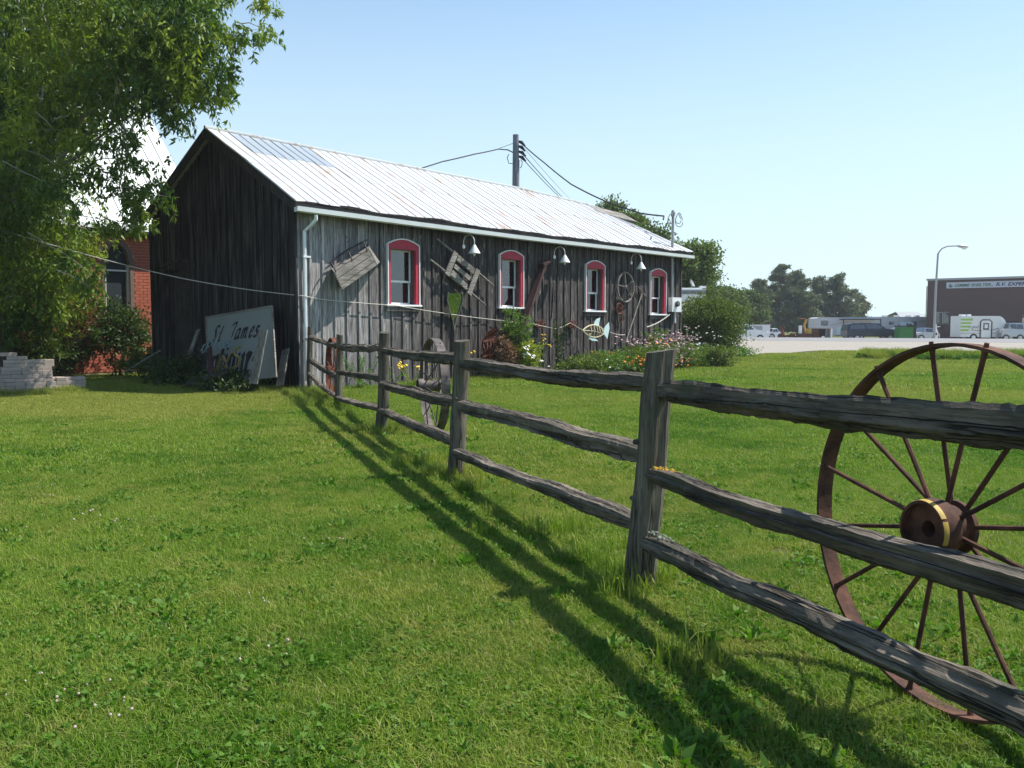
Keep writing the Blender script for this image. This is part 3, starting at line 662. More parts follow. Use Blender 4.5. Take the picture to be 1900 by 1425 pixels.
# ------------------------------------------------------------------ foliage
def leaves(centers, dirs, length, width, seed=0, fold=.25, rnd_len=.35):
    """one diamond shaped leaf per centre, pointing along dirs"""
    g = np.random.default_rng(seed); n = len(centers); c = np.asarray(centers, float); d = np.asarray(dirs, float); d /= np.linalg.norm(d, axis=1, keepdims=True) + 1e-9
    r = g.normal(size=(n, 3)); s = np.cross(d, r); s /= np.linalg.norm(s, axis=1, keepdims=True) + 1e-9; nn = np.cross(s, d)
    L = (length * (1 + rnd_len * g.uniform(-1, 1, n)))[:, None]; W = (width * (1 + rnd_len * g.uniform(-1, 1, n)))[:, None]
    a = c; b = c + d * L * .45 + s * W * .5 + nn * W * fold; e = c + d * L; f = c + d * L * .45 - s * W * .5 + nn * W * fold
    V = np.stack([a, b, e, f], 1).reshape(-1, 3); return V, np.arange(4 * n).reshape(-1, 4)
def blobs(specs, n, seed, shell=.55, cl=.0, ncl=0, csize=.5):
    """points in a union of ellipsoids (x,y,z,rx,ry,rz,weight), gathered into clumps"""
    g = np.random.default_rng(seed); sp = np.array(specs, float); wt = sp[:, 3] * sp[:, 4] * sp[:, 5]; wt = (wt ** .75) * (sp[:, 6] if sp.shape[1] > 6 else 1); wt = wt / wt.sum()
    nc = ncl or n; k = g.choice(len(sp), nc, p=wt); u = g.normal(size=(nc, 3)); u /= np.linalg.norm(u, axis=1, keepdims=True)
    r = (1 - shell * g.random(nc) ** 1.6)[:, None] * (1 + .10 * g.normal(size=(nc, 1)))
    P = sp[k, :3] + u * r * sp[k, 3:6]
    if not ncl: return P, u
    j = g.integers(0, nc, n); off = g.normal(size=(n, 3)) * csize * g.uniform(.5, 1.2, (nc, 1))[j]; off[:, 2] *= .6
    return P[j] + off, u[j] + g.normal(size=(n, 3)) * .5
def crown(name, specs, n, leaf, mat, parent, seed, ncl=300, csize=.5, droop=.0, wl=.5, shell=.6, **kw):
    P, D = blobs(specs, n, seed, shell, ncl=ncl, csize=csize); D = D + np.array([0, 0, -droop]) + np.random.default_rng(seed + 1).normal(size=D.shape) * .7
    V, Fc = leaves(P, D, leaf, leaf * wl, seed + 2); return link(name, npmesh(name, V, Fc), mat, parent, **kw)
M['ashleaf'] = foliage('drooping_leaves', (.036, .085, .012), (.105, .185, .03), (.24, .31, .03), .34)  # third colour paints sunlit yellow-green clusters into the foliage
M['darkleaf'] = foliage('shade_leaves', (.03, .055, .014), (.06, .10, .025), None, .3)
M['treeleaf'] = foliage('tree_leaves', (.045, .08, .022), (.10, .15, .04), (.11, .17, .035), .25, .6, .12)
M['pineleaf'] = foliage('hazed_pine_needles', (.085, .125, .09), (.15, .20, .125), (.15, .18, .11), .15, .7, .15)  # needle colours lightened and blued, with distance haze painted in
M['farleaf'] = foliage('far_leaves', (.09, .13, .07), (.15, .19, .10), None, .2, .8, .05)
M['bushleaf'] = foliage('bush_leaves', (.06, .10, .018), (.14, .19, .035), None, .3)
M['roundleaf'] = foliage('round_bush_leaves', (.05, .085, .014), (.13, .18, .03), None, .25)
M['redleaf'] = foliage('dark_red_leaves', (.05, .018, .014), (.12, .04, .028), None, .3)
# the big tree at the left edge
TX = at(4, 640, 23.6); tree = thing('leaning_tree', (TX.x, TX.y, 0), 'tall leafy tree with drooping branches beside the paver stack', 'tree')
TO = Vector((TX.x, TX.y, 0))
def limb(mb, pts, r0, r1, n=8):
    k = len(pts); mb.tube(pts, [lerp(r0, r1, i / (k - 1)) for i in range(k)], n)
def wiggle(p, q, n, amp, r, sag=0.):
    p = Vector(p); q = Vector(q); out = []
    for i in range(n + 1):
        u = i / n; v = p.lerp(q, u); s = math.sin(math.pi * u)
        out.append(v + Vector((r.uniform(-amp, amp), r.uniform(-amp, amp), r.uniform(-amp, amp))) * (0 if i in (0, n) else 1) + Vector((0, 0, sag * s)))
    return out
tr = random.Random(11); mb = MB()
limb(mb, [(0, 0, -.2), (0, 0, .3), (.02, .02, 1.6), (-.1, .1, 3.2), (-.2, .2, 5), (-.1, .3, 8), (0, .4, 11)], .34, .10, 12); mb.v[:12] = [(x * 1.5, y * 1.5, z) for x, y, z in mb.v[:12]]
trunk = mb.build('trunk', M['bark'], tree, True)
# foliage masses: picture position, distance, radius in picture px
MASS = [(60, -60, 23, 150, 1.1), (180, 0, 21, 130, 1), (280, 20, 20, 110, 1.1), (350, -15, 19.5, 60, 1.2), (345, 120, 19.5, 48, 1.1), (365, 55, 19.4, 45, 1), (375, 150, 19.5, 28, .8), (315, 90, 20, 68, 1.0), (240, 110, 20, 90, 1.1), (130, 110, 20.5, 110, 1.1), (40, 60, 23, 120, 1), (300, 165, 19.7, 45, .9),
        (190, 165, 20, 42, .9), (90, 225, 20, 58, 1), (30, 210, 22, 95, 1.1), (35, 310, 21, 66, 1), (5, 400, 23, 90, 1), (62, 380, 22, 42, .7), (60, 450, 23.3, 80, 1.1), (20, 540, 23.6, 85, 1), (95, 545, 23.4, 66, 1.2), (125, 475, 23, 38, .9), (160, 425, 22.3, 24, .7), (50, 600, 23.8, 55, .9), (60, 130, 24.5, 150, .8), (200, 60, 23.5, 150, .8), (30, 420, 25, 90, .8), (90, 530, 25, 70, .8), (20, 250, 24.5, 130, .8), (-80, 300, 24, 220, .6), (-60, 0, 25, 220, .8)]
SPR = [(440, 70, 480, 55), (470, 50, 508, 62), (430, 100, 425, 170), (330, 190, 338, 232), (300, 170, 330, 225), (210, 300, 292, 300), (230, 330, 262, 400), (250, 355, 315, 365), (250, 350, 300, 330), (160, 330, 250, 345), (180, 410, 268, 425), (150, 300, 210, 320), (400, 130, 425, 150), (395, 165, 412, 185), (350, 150, 385, 180),
       (110, 470, 185, 520), (140, 520, 185, 545), (90, 300, 150, 330), (60, 330, 130, 370), (215, 215, 240, 260), (270, 150, 345, 165), (470, 0, 508, 4), (380, 20, 440, 75), (230, 240, 235, 290), (120, 250, 200, 265), (236, 372, 262, 420), (240, 378, 275, 400)]
g = np.random.default_rng(5); CC = []; mb = MB()
for (px, py, Y, r, wt) in MASS:
    c = at(px, py, Y); rr = r * Y / F; n = int(wt * 75 * (rr ** 1.9)) + 10
    for _ in range(n):
        u = g.normal(size=3); u /= np.linalg.norm(u); q = np.array(c) + u * rr * (1 - .55 * g.random() ** 1.5) * np.array((1, 1.3, .95)); CC.append(q)
base_cc = len(CC)
for (x0_, y0_, x1_, y1_) in SPR:
    Y = 20 + g.uniform(-.6, .6); a = at(x0_, y0_, Y); b = at(x1_, y1_, Y - .2); L = (b - a).length; k = int(L / .13) + 2
    limb(mb, wiggle(a - (b - a) * .8, b, 6, .03, tr, .05), .014, .004, 5)
    for i in range(k): CC.append(np.array(a.lerp(b, i / (k - 1))) + g.normal(size=3) * .05)
CC = np.array(CC) - np.array(TO)
# every clump is a few hanging sprays of narrow leaflets on a stalk
nl = 34; cc = np.repeat(CC, nl, 0); scale = np.repeat(np.where(np.arange(len(CC)) < base_cc, 1., .42), nl)
nsub = 4; sub = g.normal(size=(len(CC), nsub, 3)) * .24; pick = g.integers(0, nsub, len(cc)); ci = np.repeat(np.arange(len(CC)), nl)
off = sub[ci, pick] * scale[:, None]; sdir = g.normal(size=(len(CC), nsub, 3)); sdir[..., 2] = -np.abs(sdir[..., 2]) - .7; sdir /= np.linalg.norm(sdir, axis=2, keepdims=True)
al = g.random(len(cc)) * .32 * np.sqrt(scale); P = cc + off + sdir[ci, pick] * al[:, None] + g.normal(size=cc.shape) * .014
side = np.cross(sdir[ci, pick], g.normal(size=(len(CC), nsub, 3))[ci, pick]); side /= np.linalg.norm(side, axis=1, keepdims=True); side *= np.where(g.random(len(cc)) < .5, 1, -1)[:, None]
D = sdir[ci, pick] * .75 + side * .85 + g.normal(size=cc.shape) * .28 + np.array((0, 0, -.4))
V, Fc = leaves(P, D, .15, .046, 3); print('tree leaves', len(cc))
link('crown', npmesh('crown', V, Fc), M['ashleaf'], tree)
# limbs reaching into the masses
mb2 = MB()
for i, (px, py, Y, r, wt) in enumerate(MASS):
    c = at(px, py, Y) - TO; hz = max(1.8, min(9, c.z * .62)); limb(mb2, wiggle((0, 0, hz), c, 7, .18, tr, .35), .06, .012, 7)
for i, (px, py, qx, qy) in enumerate([(35, 0, 42, 60), (78, 14, 93, 62), (124, 80, 135, 140), (148, 48, 158, 95), (172, 66, 195, 100), (205, 120, 245, 190), (205, 125, 225, 185), (215, 160, 212, 200), (80, 160, 78, 188), (70, 175, 76, 190), (60, 200, 95, 235), (100, 220, 125, 215), (250, 230, 235, 270), (225, 225, 250, 262), (180, 170, 190, 190), (232, 170, 262, 205), (240, 185, 262, 160)]):
    Y = 19.4; limb(mb2, wiggle(at(px, py, Y) - TO, at(qx, qy, Y - .1) - TO, 4, .02, tr), .018, .006, 5)
mb2.build('branches', M['twig'], tree, True); 
mb.v = [tuple(Vector(v) - TO) for v in mb.v]; mb.build('twigs', M['twig'], tree, True)
def shrub(name, px, py, Y, w_, h, label, mat, n=2500, leaf=.09, seed=1, stems=5, lift=.0, cat='shrub', group=None, dens=.7, dark=None, droop=0.):
    b = at(px, py, Y); b.z = zg(b.x, b.y); root = thing(name, b, label, cat, 0, group); rr = random.Random(seed); sp = []
    for k in range(7):
        a = rr.uniform(0, 6.3); d = rr.uniform(0, .38) * w_; sp.append((d * math.cos(a), d * math.sin(a), lift + h * rr.uniform(.35, .66), w_ * rr.uniform(.2, .3), w_ * rr.uniform(.2, .3), h * rr.uniform(.22, .32), 1))
    sp.append((0, 0, lift + h * .5, w_ * .42, w_ * .42, h * .42, 2)); sp = [(0, 0, lift + h * .5, w_ * .48, w_ * .48, h * .47, 1)] if name == 'round_bush' else sp; crown('foliage', sp, n, leaf, mat, root, seed, ncl=max(30, n // 22), csize=w_ * .07, droop=droop, shell=.7)
    mb = MB()
    for k in range(stems):
        a = rr.uniform(0, 6.3); mb.tube(wiggle((0.04 * math.cos(a), .04 * math.sin(a), -.05), (w_ * .25 * math.cos(a), w_ * .25 * math.sin(a), lift + h * .6), 4, .03, rr), .02, 5)
    mb.build('stems', M['bark'], root); return root
shrub('dark_shrub', 215, 640, 25.6, 1.75, 2.35, 'dark shrub growing in front of the arched church window', M['darkleaf'], 6500, .10, 21)
shrub('leafy_shrub', 262, 660, 25.3, 1.0, 1.0, 'small green shrub between the church wall and the barn gable', M['treeleaf'], 2200, .09, 22)
shrub('red_shrub', 150, 640, 26.3, 1.8, 2.6, 'reddish shrub half hidden by the drooping tree at the church', M['redleaf'], 3500, .10, 23)
shrub('leafy_shrub', 85, 650, 25.2, 2.2, 1.5, 'dark leafy shrub right behind the paver stack', M['darkleaf'], 4500, .10, 24)
shrub('leafy_shrub', 30, 600, 27.5, 2.6, 3.2, 'broad dark shrub under the tree at the left edge', M['darkleaf'], 5000, .12, 25)
rb = shrub('round_bush', 1317, 642, 40.0, 3.0, 2.75, 'big round dense green bush at the far right barn corner', M['roundleaf'], 34000, .10, 26, 10, .05)
def broadleaf(px, py, Y, rpx, hpx, label, mat, n, leaf, seed, name='leafy_tree', group='trees behind the barn', sq=.9, base=0.):
    b = at(px, 620, Y); b.z = base; root = thing(name, b, label, 'tree', 0, group); s = Y / F; rr = random.Random(seed); W_ = rpx * s; H = at(px, py - hpx, Y).z - base; c0 = at(px, py, Y).z - base; sp = []
    for k in range(16):
        a = rr.uniform(0, 6.3); e = rr.uniform(-.75, .95); d = W_ * .62 * math.sqrt(1 - min(.9, e * e)); q = W_ * rr.uniform(.26, .42)
        sp.append((d * math.cos(a), d * math.sin(a), c0 + e * hpx * s * .72, q, q, q * .75, 1))
    crown('crown', sp, n, leaf, mat, root, seed, ncl=max(60, n // 40), csize=leaf * 1.5, wl=.65, shell=.8)
    mb = MB(); limb(mb, wiggle((0, 0, -.3), (0, 0, H * .8), 6, .12, rr), .3, .08)
    for k in range(7):
        q = sp[k]; limb(mb, wiggle((0, 0, H * .35), q[:3], 4, .2, rr), .12, .04, 6)
    mb.build('trunk', M['bark'], root, True); return root
broadleaf(1148, 440, 62, 70, 74, 'rounded deciduous tree whose top shows above the roof ridge near the patch', M['treeleaf'], 20700, .22, 31)
broadleaf(1200, 475, 58, 55, 66, 'smaller deciduous tree just behind the sloping far roof edge', M['treeleaf'], 11500, .21, 32)
broadleaf(1268, 490, 60, 60, 76, 'tall deciduous tree right behind the service mast at the barn end', M['treeleaf'], 21850, .21, 33)
broadleaf(1300, 540, 66, 34, 42, 'low deciduous tree above the round bush', M['treeleaf'], 9200, .21, 34)
broadleaf(1355, 565, 95, 32, 42, 'dark deciduous tree between the round bush and the pines', M['treeleaf'], 11500, .27, 35, 'leafy_tree', 'trees across the road')
broadleaf(1388, 580, 100, 34, 46, 'small shrubby tree behind the white box trailer', M['treeleaf'], 6899, .27, 36, 'leafy_tree', 'trees across the road')
def pine(px, top, Y, wpx, label, seed, n=9000, bot=600, skew=0):
    b = at(px, 615, Y); b.z = 0; root = thing('pine_tree', b, label, 'tree', 0, 'pines across the road'); s = Y / F; H = at(px, top, Y).z; W_ = wpx * s; rr = random.Random(seed); z0 = -.2; mb = MB(); cl = []
    lean = rr.uniform(-.3, .3); limb(mb, [(0, 0, -.2), (lean * .3, 0, H * .4), (lean, 0, H * .95)], .24, .05)
    k = 46
    k = 60
    for i in range(k):
        u = (i + .5) / k; z = lerp(z0 + .5, H * .97, u); env = W_ * 1.25 * min(1., (1 - u) * 1.2 + .2); L = env * rr.uniform(.35, 1.08); a = rr.uniform(0, 6.3)
        tip = Vector((lean * u + L * math.cos(a), L * math.sin(a), z + L * rr.uniform(-.02, .30))); st = Vector((lean * u, 0, z - .1)); limb(mb, wiggle(st, tip, 3, .06, rr), .06, .02, 5)
        for j in range(int(5 + L * 2.4)):
            v = rr.uniform(.3, 1.05); c = st.lerp(tip, v); q = .30 + .26 * (1.1 - v) * min(1.6, L / 2.2); cl.append((c.x + rr.uniform(-q, q) * .8, c.y + rr.uniform(-q, q) * .8, c.z + rr.uniform(-.1, .3), q, q, q * .38))
    g = np.random.default_rng(seed); cl = np.array(cl); j = g.integers(0, len(cl), int(n * 1.7)); n = len(j); P = cl[j, :3] + g.normal(size=(n, 3)) * cl[j, 3:6] * .62; D = g.normal(size=(n, 3)) * .8 + np.array((0, 0, .35)); V, Fc = leaves(P, D, .36, .15, seed)
    link('crown', npmesh('crown', V, Fc), M['pineleaf'], root); mb.build('trunk', M['bark'], root, True)
for a in [(1408, 520, 124, 34, 'pine at the left end of the row behind the box trailer', 41, 9000), (1445, 492, 126, 46, 'tall broad pine second from the left end of the pine row', 42, 14000), (1482, 505, 120, 44, 'dense dark pine in the middle of the row, beside the tall broad one', 43, 13000), (1520, 515, 128, 40, 'open crowned pine with sky showing through above the trailer front', 44, 6500), (1556, 510, 126, 42, 'tall pine above the black trailer awning', 45, 9500), (1590, 552, 130, 28, 'shortest pine at the right end of the pine row', 46, 4500)]: pine(*a)
# the far wood along the horizon
g = np.random.default_rng(9); sp = []
for i in range(150):
    x = 60 + i * 1.4; y = 260 - i * .25; h = 1.2 + .6 * math.sin(i * .37) + g.uniform(0, 1.0); sp.append((x, y, h * .5 + 1.0, 2.4, 2.4, h * .6 + .8, 1))
P, D = blobs(sp, 50000, 4, .8, ncl=4000, csize=.45); V, Fc = leaves(P, D, .5, .4, 4); link('far_wood', npmesh('far_wood', V, Fc), M['farleaf'], None, label='low green wood along the horizon behind the trailers', cat='wood', kind='stuff')

# ------------------------------------------------------------------ grass
def blade_patch(name, rad, n, h, wd, mat, seed, lean=.5, hvar=.5, curl=.4, flat=False):
    g = np.random.default_rng(seed); r = rad * np.sqrt(g.random(n)) * (1 + .12 * g.normal(size=n)); a = g.random(n) * 6.283; x = r * np.cos(a); y = r * np.sin(a)
    hh = h * (1 + hvar * g.uniform(-1, 1.2, n)); az = g.random(n) * 6.283; ln = np.abs(g.normal(size=n)) * lean * hh; w_ = wd * g.uniform(.6, 1.3, n); sa = az + 1.57 + g.normal(size=n) * .5
    sx, sy = np.cos(sa) * w_ / 2, np.sin(sa) * w_ / 2; dx, dy = np.cos(az) * ln, np.sin(az) * ln
    z = np.zeros(n); m1 = .55
    V = np.stack([np.stack([x - sx, y - sy, z - .01], 1), np.stack([x + sx, y + sy, z - .01], 1), np.stack([x + dx * .35 + sx * .8, y + dy * .35 + sy * .8, hh * m1], 1), np.stack([x + dx * .35 - sx * .8, y + dy * .35 - sy * .8, hh * m1], 1), np.stack([x + dx, y + dy, hh * (1 - curl * np.minimum(1, ln / hh * .5))], 1)], 1).reshape(-1, 3)
    o = np.arange(n)[:, None] * 5; q = np.concatenate([o + [0, 1, 2], o + [0, 2, 3], o + [3, 2, 4]], 1).reshape(-1, 3)
    ob = bpy.data.objects.new(name, npmesh(name, V, q)); ob.data.materials.append(mat); return ob
def leaf_patch(name, rad, n, L, W, mat, seed, up=.5, z=.02, wl=.4):
    g = np.random.default_rng(seed); k = max(2, n // 7); r = rad * np.sqrt(g.random(k)); a = g.random(k) * 6.283; c = np.stack([r * np.cos(a), r * np.sin(a), np.zeros(k)], 1); j = g.integers(0, k, n)
    d = g.normal(size=(n, 3)); d[:, 2] = np.abs(d[:, 2]) * up + .12; d /= np.linalg.norm(d, axis=1, keepdims=True); P = c[j] + d * L * .1 + np.array((0, 0, z)) * g.random((n, 1)); V, Fc = leaves(P, d, L, W, seed)
    ob = bpy.data.objects.new(name, npmesh(name, V, Fc)); ob.data.materials.append(mat); return ob
def scatter(name, sources, pts, label, cat, seed=0, smin=.8, smax=1.2):
    """one object: the sources placed on pts (x, y, z) by geometry nodes"""
    g = np.random.default_rng(seed); n = len(pts); src = bpy.data.collections.new(name + '_kinds')
    for s_ in sources: src.objects.link(s_)
    me = bpy.data.meshes.new(name); me.vertices.add(n); me.vertices.foreach_set('co', np.asarray(pts, np.float32).ravel()); me.update()
    at1 = me.attributes.new('rot', 'FLOAT', 'POINT'); at1.data.foreach_set('value', (g.random(n) * 6.283).astype(np.float32))
    at2 = me.attributes.new('siz', 'FLOAT', 'POINT'); at2.data.foreach_set('value', g.uniform(smin, smax, n).astype(np.float32))
    at3 = me.attributes.new('pick', 'INT', 'POINT'); at3.data.foreach_set('value', g.integers(0, len(sources), n).astype(np.int32))
    ob = link(name, me, None, None, label=label, cat=cat, kind='stuff'); ng_ = bpy.data.node_groups.new(name, 'GeometryNodeTree')
    ng_.interface.new_socket('Geometry', in_out='INPUT', socket_type='NodeSocketGeometry'); ng_.interface.new_socket('Geometry', in_out='OUTPUT', socket_type='NodeSocketGeometry')
    N = ng_.nodes.new; i_ = N('NodeGroupInput'); o_ = N('NodeGroupOutput'); ins = N('GeometryNodeInstanceOnPoints'); ci_ = N('GeometryNodeCollectionInfo'); ci_.inputs[0].default_value = src; ci_.inputs[1].default_value = True; ci_.inputs[2].default_value = True
    def attr(nm, ty): a = N('GeometryNodeInputNamedAttribute'); a.data_type = ty; a.inputs[0].default_value = nm; return a.outputs[0]
    cx_ = N('ShaderNodeCombineXYZ'); L_ = ng_.links.new; L_(attr('rot', 'FLOAT'), cx_.inputs[2]); L_(i_.outputs[0], ins.inputs['Points']); L_(ci_.outputs[0], ins.inputs['Instance']); ins.inputs['Pick Instance'].default_value = True
    L_(attr('pick', 'INT'), ins.inputs['Instance Index']); L_(cx_.outputs[0], ins.inputs['Rotation']); L_(attr('siz', 'FLOAT'), ins.inputs['Scale']); L_(ins.outputs[0], o_.inputs[0])
    md = ob.modifiers.new('scatter', 'NODES'); md.node_group = ng_; return ob
def inbarn(x, y, pad=0.):
    p = BI @ Vector((x, y, 0)); return (-pad < p.x < LEN + pad and -pad < p.y < WID + pad) or (p.y > CS - pad and CT0 < p.x < CT1)
def field(d0, d1, step, seed, jit=.5, half=.66, extra=None):
    g = np.random.default_rng(seed); out = []; y = d0
    while y < d1:
        x = -half * y - 1.2
        while x < half * y + 1.2:
            px, py = x + g.uniform(-jit, jit) * step, y + g.uniform(-jit, jit) * step
            q = px * NQ.x + py * NQ.y; r = px * DR.x + py * DR.y
            if not inbarn(px, py, -.1) and (q < gedge(r) - .1): out.append((px, py, zg(px, py)))
            x += step
        y += step
    return out
s1 = [blade_patch('blades_%s' % k, .30, 3300, .036, .0042, M['grass'], 50 + i, 1.0) for i, k in enumerate('abcd')]
scatter('lawn', s1, field(2.2, 9.3, .34, 1), 'close mown green lawn in the foreground around the fence', 'grass', 1)
s2 = [blade_patch('mid_blades_%s' % k, .62, 4600, .042, .0085, M['grass'], 60 + i, .9) for i, k in enumerate('abc')]
scatter('lawn', s2, field(8.9, 23, .70, 2), 'mown lawn between the fence posts and the barn', 'grass', 2)
s3 = [blade_patch('far_blades_%s' % k, 1.5, 5200, .06, .02, M['grass'], 70 + i, .9) for i, k in enumerate('ab')]
scatter('lawn', s3, field(22.3, 47, 1.7, 3, half=.62), 'dry mown lawn reaching from the barn to the gravel', 'grass', 3)
# weeds: broad leaves, taller tufts, clover heads
g = np.random.default_rng(77)
def fencept(u):   # 0..5 along the posts
    i = min(4, int(u)); a, b = posts[i][0], posts[i + 1][0]; return a.lerp(b, u - i)
wd = [leaf_patch('weed_leaves_%s' % k, .15, 34, .062, .022, M['grassleaf'], 80 + i, .5) for i, k in enumerate('abc')]
cl_ = [leaf_patch('clover_leaves_%s' % k, .2, 260, .022, .02, M['grassleaf'], 90 + i, .25, .035) for i, k in enumerate('ab')]
P = []
for _ in range(900):
    y = 2.6 + 11 * g.random() ** 1.2; x = g.uniform(-.62, .62) * y; f = math.sin(x * 1.3 + 2) * math.sin(y * 1.1 + x * .5) + .9 * math.exp(-((x - .3 - (5 - y) * .3) / 1.1) ** 2)
    if f > g.uniform(-.1, 1.2) and not inbarn(x, y): P.append((x, y, 0))
P = [p for p in P if (p[0] - wb.x) ** 2 + (p[1] - wb.y) ** 2 > .3]
scatter('weeds', wd, P, 'broad leaved weeds and dandelions dotted through the lawn', 'weeds', 4, .6, 1.25)
P = [(g.uniform(-.6, .6) * y, y, 0) for y in 2.6 + 9 * g.random(420) ** 1.2]; scatter('clover', cl_, P, 'patches of clover leaves low in the lawn', 'clover', 5, .7, 1.2)
tt_ = [blade_patch('tuft_%s' % k, .13, 150, .10, .0045, M['grass'], 100 + i, .55, .6) for i, k in enumerate('abc')]
P = []
for i, (b, t) in enumerate(posts):
    for _ in range(9 if i else 18): P.append((b.x + g.normal() * .16, b.y + g.normal() * .16, 0))
for _ in range(60): q = fencept(g.uniform(0, 4.7)); P.append((q.x + g.normal() * .22 - .05, q.y + g.normal() * .22, 0))
for _ in range(170): q = fencept(g.uniform(0, .9)); P.append((q.x + g.normal() * .35 - .2, q.y + g.normal() * .5, 0))
for _ in range(150):   # along the barn and gable foot
    t_ = g.uniform(0, 6); q = BM @ Vector((-.25 + g.normal() * .2, t_, 0)); P.append((q.x, q.y, 0))
for _ in range(260): q = BM @ Vector((g.uniform(0, 17.5), -.25 - abs(g.normal()) * .3, 0)); P.append((q.x, q.y, 0))
for px, py, n_, sp_ in ((30, 735, 34, .5), (110, 728, 20, .4), (175, 722, 44, .55), (300, 728, 26, 1.2), (90, 722, 20, .5), (440, 724, 60, .7), (510, 722, 50, .35), (560, 722, 60, .25), (250, 724, 30, .7)):
    for _ in range(n_): q = ground(px, py); P.append((q.x + g.normal() * sp_, q.y + g.normal() * .2, 0))
P = [p for p in P if (p[0] - wb.x) ** 2 + (p[1] - wb.y) ** 2 > .35 and (p[1] > 3.6 or p[0] < 1)]
scatter('long_grass', tt_, P, 'long uncut grass along the fence posts and barn foot', 'grass', 6, .6, 1.35)
def ballhead(name, r, mat, seed, h=.07):
    mb = MB(); rr = random.Random(seed)
    for _ in range(5):
        x, y = rr.uniform(-.12, .12), rr.uniform(-.12, .12); hh = h * rr.uniform(.7, 1.1); mb.lathe([(.001, hh - r), (r * .8, hh - r * .6), (r, hh), (r * .6, hh + r * .7), (.001, hh + r)], 6, Matrix.Translation((x, y, 0)), cap=False)
    me = bpy.data.meshes.new(name); me.from_pydata([tuple(v) for v in mb.v], [], mb.f); o = bpy.data.objects.new(name, me); me.materials.append(mat); return o
M['clover'] = paint('clover_heads', (.42, .34, .29), .9, 0, .2, 30)
P = []
for px, py, n_ in ((100, 950, 10), (230, 970, 12), (60, 1000, 8), (250, 1000, 10), (90, 940, 8), (40, 1280, 5), (280, 1180, 9), (230, 1200, 9), (390, 1230, 8), (200, 1260, 7), (110, 1290, 6), (300, 1300, 5), (160, 1350, 7), (80, 1340, 6), (430, 1150, 4), (500, 830, 10), (270, 860, 12), (150, 820, 12), (700, 1050, 4), (1700, 900, 6), (1450, 850, 10), (1000, 780, 12), (1300, 760, 14), (1620, 740, 14)):
    for _ in range(max(1, int(n_ * .16))):
        q = ground(px + g.normal() * 60, py + g.normal() * 22); P.append((q.x, q.y, -.02))
scatter('clover_flowers', [ballhead('clover_heads_a', .0075, M['clover'], 1), ballhead('clover_heads_b', .006, M['clover'], 2)], P, 'small off-white clover flowers scattered in the lawn', 'flowers', 7, .7, 1.2)
M['straw'] = paint('dry_straw', (.42, .28, .14), .9, 0, .4, 20)
st = blade_patch('straw', .16, 330, .03, .004, M['straw'], 5, 2.2); P = [tuple(ground(x, y)) for x, y in ((1437, 1192), (1480, 1236), (1535, 1245), (1240, 1178), (1280, 1195))]
P += [(g.uniform(-.6, .6) * y, y, -.012) for y in g.uniform(3, 11, 26)]
scatter('dead_grass', [st], P, 'brown heaps of dead mown grass near the big wheel', 'dead grass', 8, .6, 1.0)

P = []; Q = []
for _ in range(1500):
    r_ = g.uniform(-4.5, 22); q_ = 41.2 + g.normal() * .7 + .3 * math.sin(r_ * .9)
    if q_ < gedge(r_) + 1.2: (P if g.random() < .6 else Q).append(QR(q_, r_))
rt = [blade_patch('roadside_tuft_%s' % k, .22, 260, .24, .014, M['grass'], 130 + i, .6, .6) for i, k in enumerate('ab')]
scatter('roadside_weeds', rt, P, 'rough green weeds and long grass along the gravel edge', 'weeds', 9, .6, 1.3)
rl_ = [leaf_patch('roadside_leaves_%s' % k, .25, 160, .12, .06, M['grassleaf'], 140 + i, .9, .18) for i, k in enumerate('ab')]
scatter('roadside_leaves', rl_, Q, 'broad leaved weeds among the long grass at the gravel edge', 'weeds', 10, .7, 1.2)
# ------------------------------------------------------------------ things hung on the long wall
class Hung:       # a thing fixed to the wall; L(px, py, out) gives its local coordinates
    def __init__(s, name, px, py, label, cat, group=None, gable=False):
        s.g = gable; s.o = (GL if gable else WL)(px, py, 0); s.root = thing(name, BM @ s.o, label, cat, ANG, group)
    def L(s, px, py, out=.03): return (GL if s.g else WL)(px, py, out) - s.o
H = Hung('planter_box', 655, 500, 'tilted weathered wooden box of three planks with iron hoops hung beside the first window', 'box')
A_, B_, C_, D_ = (H.L(620.6, 506, .42), H.L(686, 463, .42), H.L(700, 491, .42), H.L(635, 538, .42))
for i, (f0, f1) in enumerate(((0, .33), (.375, .72), (.765, 1))):
    mb = MB(); q = [A_.lerp(D_, f0), B_.lerp(C_, f0), B_.lerp(C_, f1), A_.lerp(D_, f1)]
    mb.add(q + [v + Vector((0, .025, 0)) for v in q], [(0,1,2,3), (7,6,5,4), (0,4,5,1), (1,5,6,2), (2,6,7,3), (3,7,4,0)]); mb.build('plank', M['greywood'], H.root)
A2, B2, C2, D2 = (H.L(614, 497, .05), H.L(684, 452, .05), H.L(705, 486, .05), H.L(640, 532, .05))
def slab(q, th): return MB().add(list(q) + [v + th for v in q], [(0,1,2,3), (7,6,5,4), (0,4,5,1), (1,5,6,2), (2,6,7,3), (3,7,4,0)])
k = Vector((0, .0, 0))
off = (B_ - A_).normalized() * .022
slab([A_ + k, D_ + k, D2, A2], off).build('end_board', M['greywood'], H.root); slab([B_ - off, C_ - off, C2 - off, B2 - off], off).build('end_board', M['greywood'], H.root)
slab([A2, B2, C2, D2], Vector((0, .02, 0))).build('back_board', M['greywood'], H.root); slab([D_ + Vector((0, .03, 0)), C_ + Vector((0, .03, 0)), C2, D2], (A_ - D_).normalized() * .02).build('bottom_board', M['greywood'], H.root)
M_ = (A_ + A2) / 2; N_ = (B_ + B2) / 2; slab([A_.lerp(A2, .3), B_.lerp(B2, .3), B_.lerp(B2, .62), A_.lerp(A2, .62)], (D_ - A_).normalized() * .02).build('loose_board', M['greywood'], H.root)
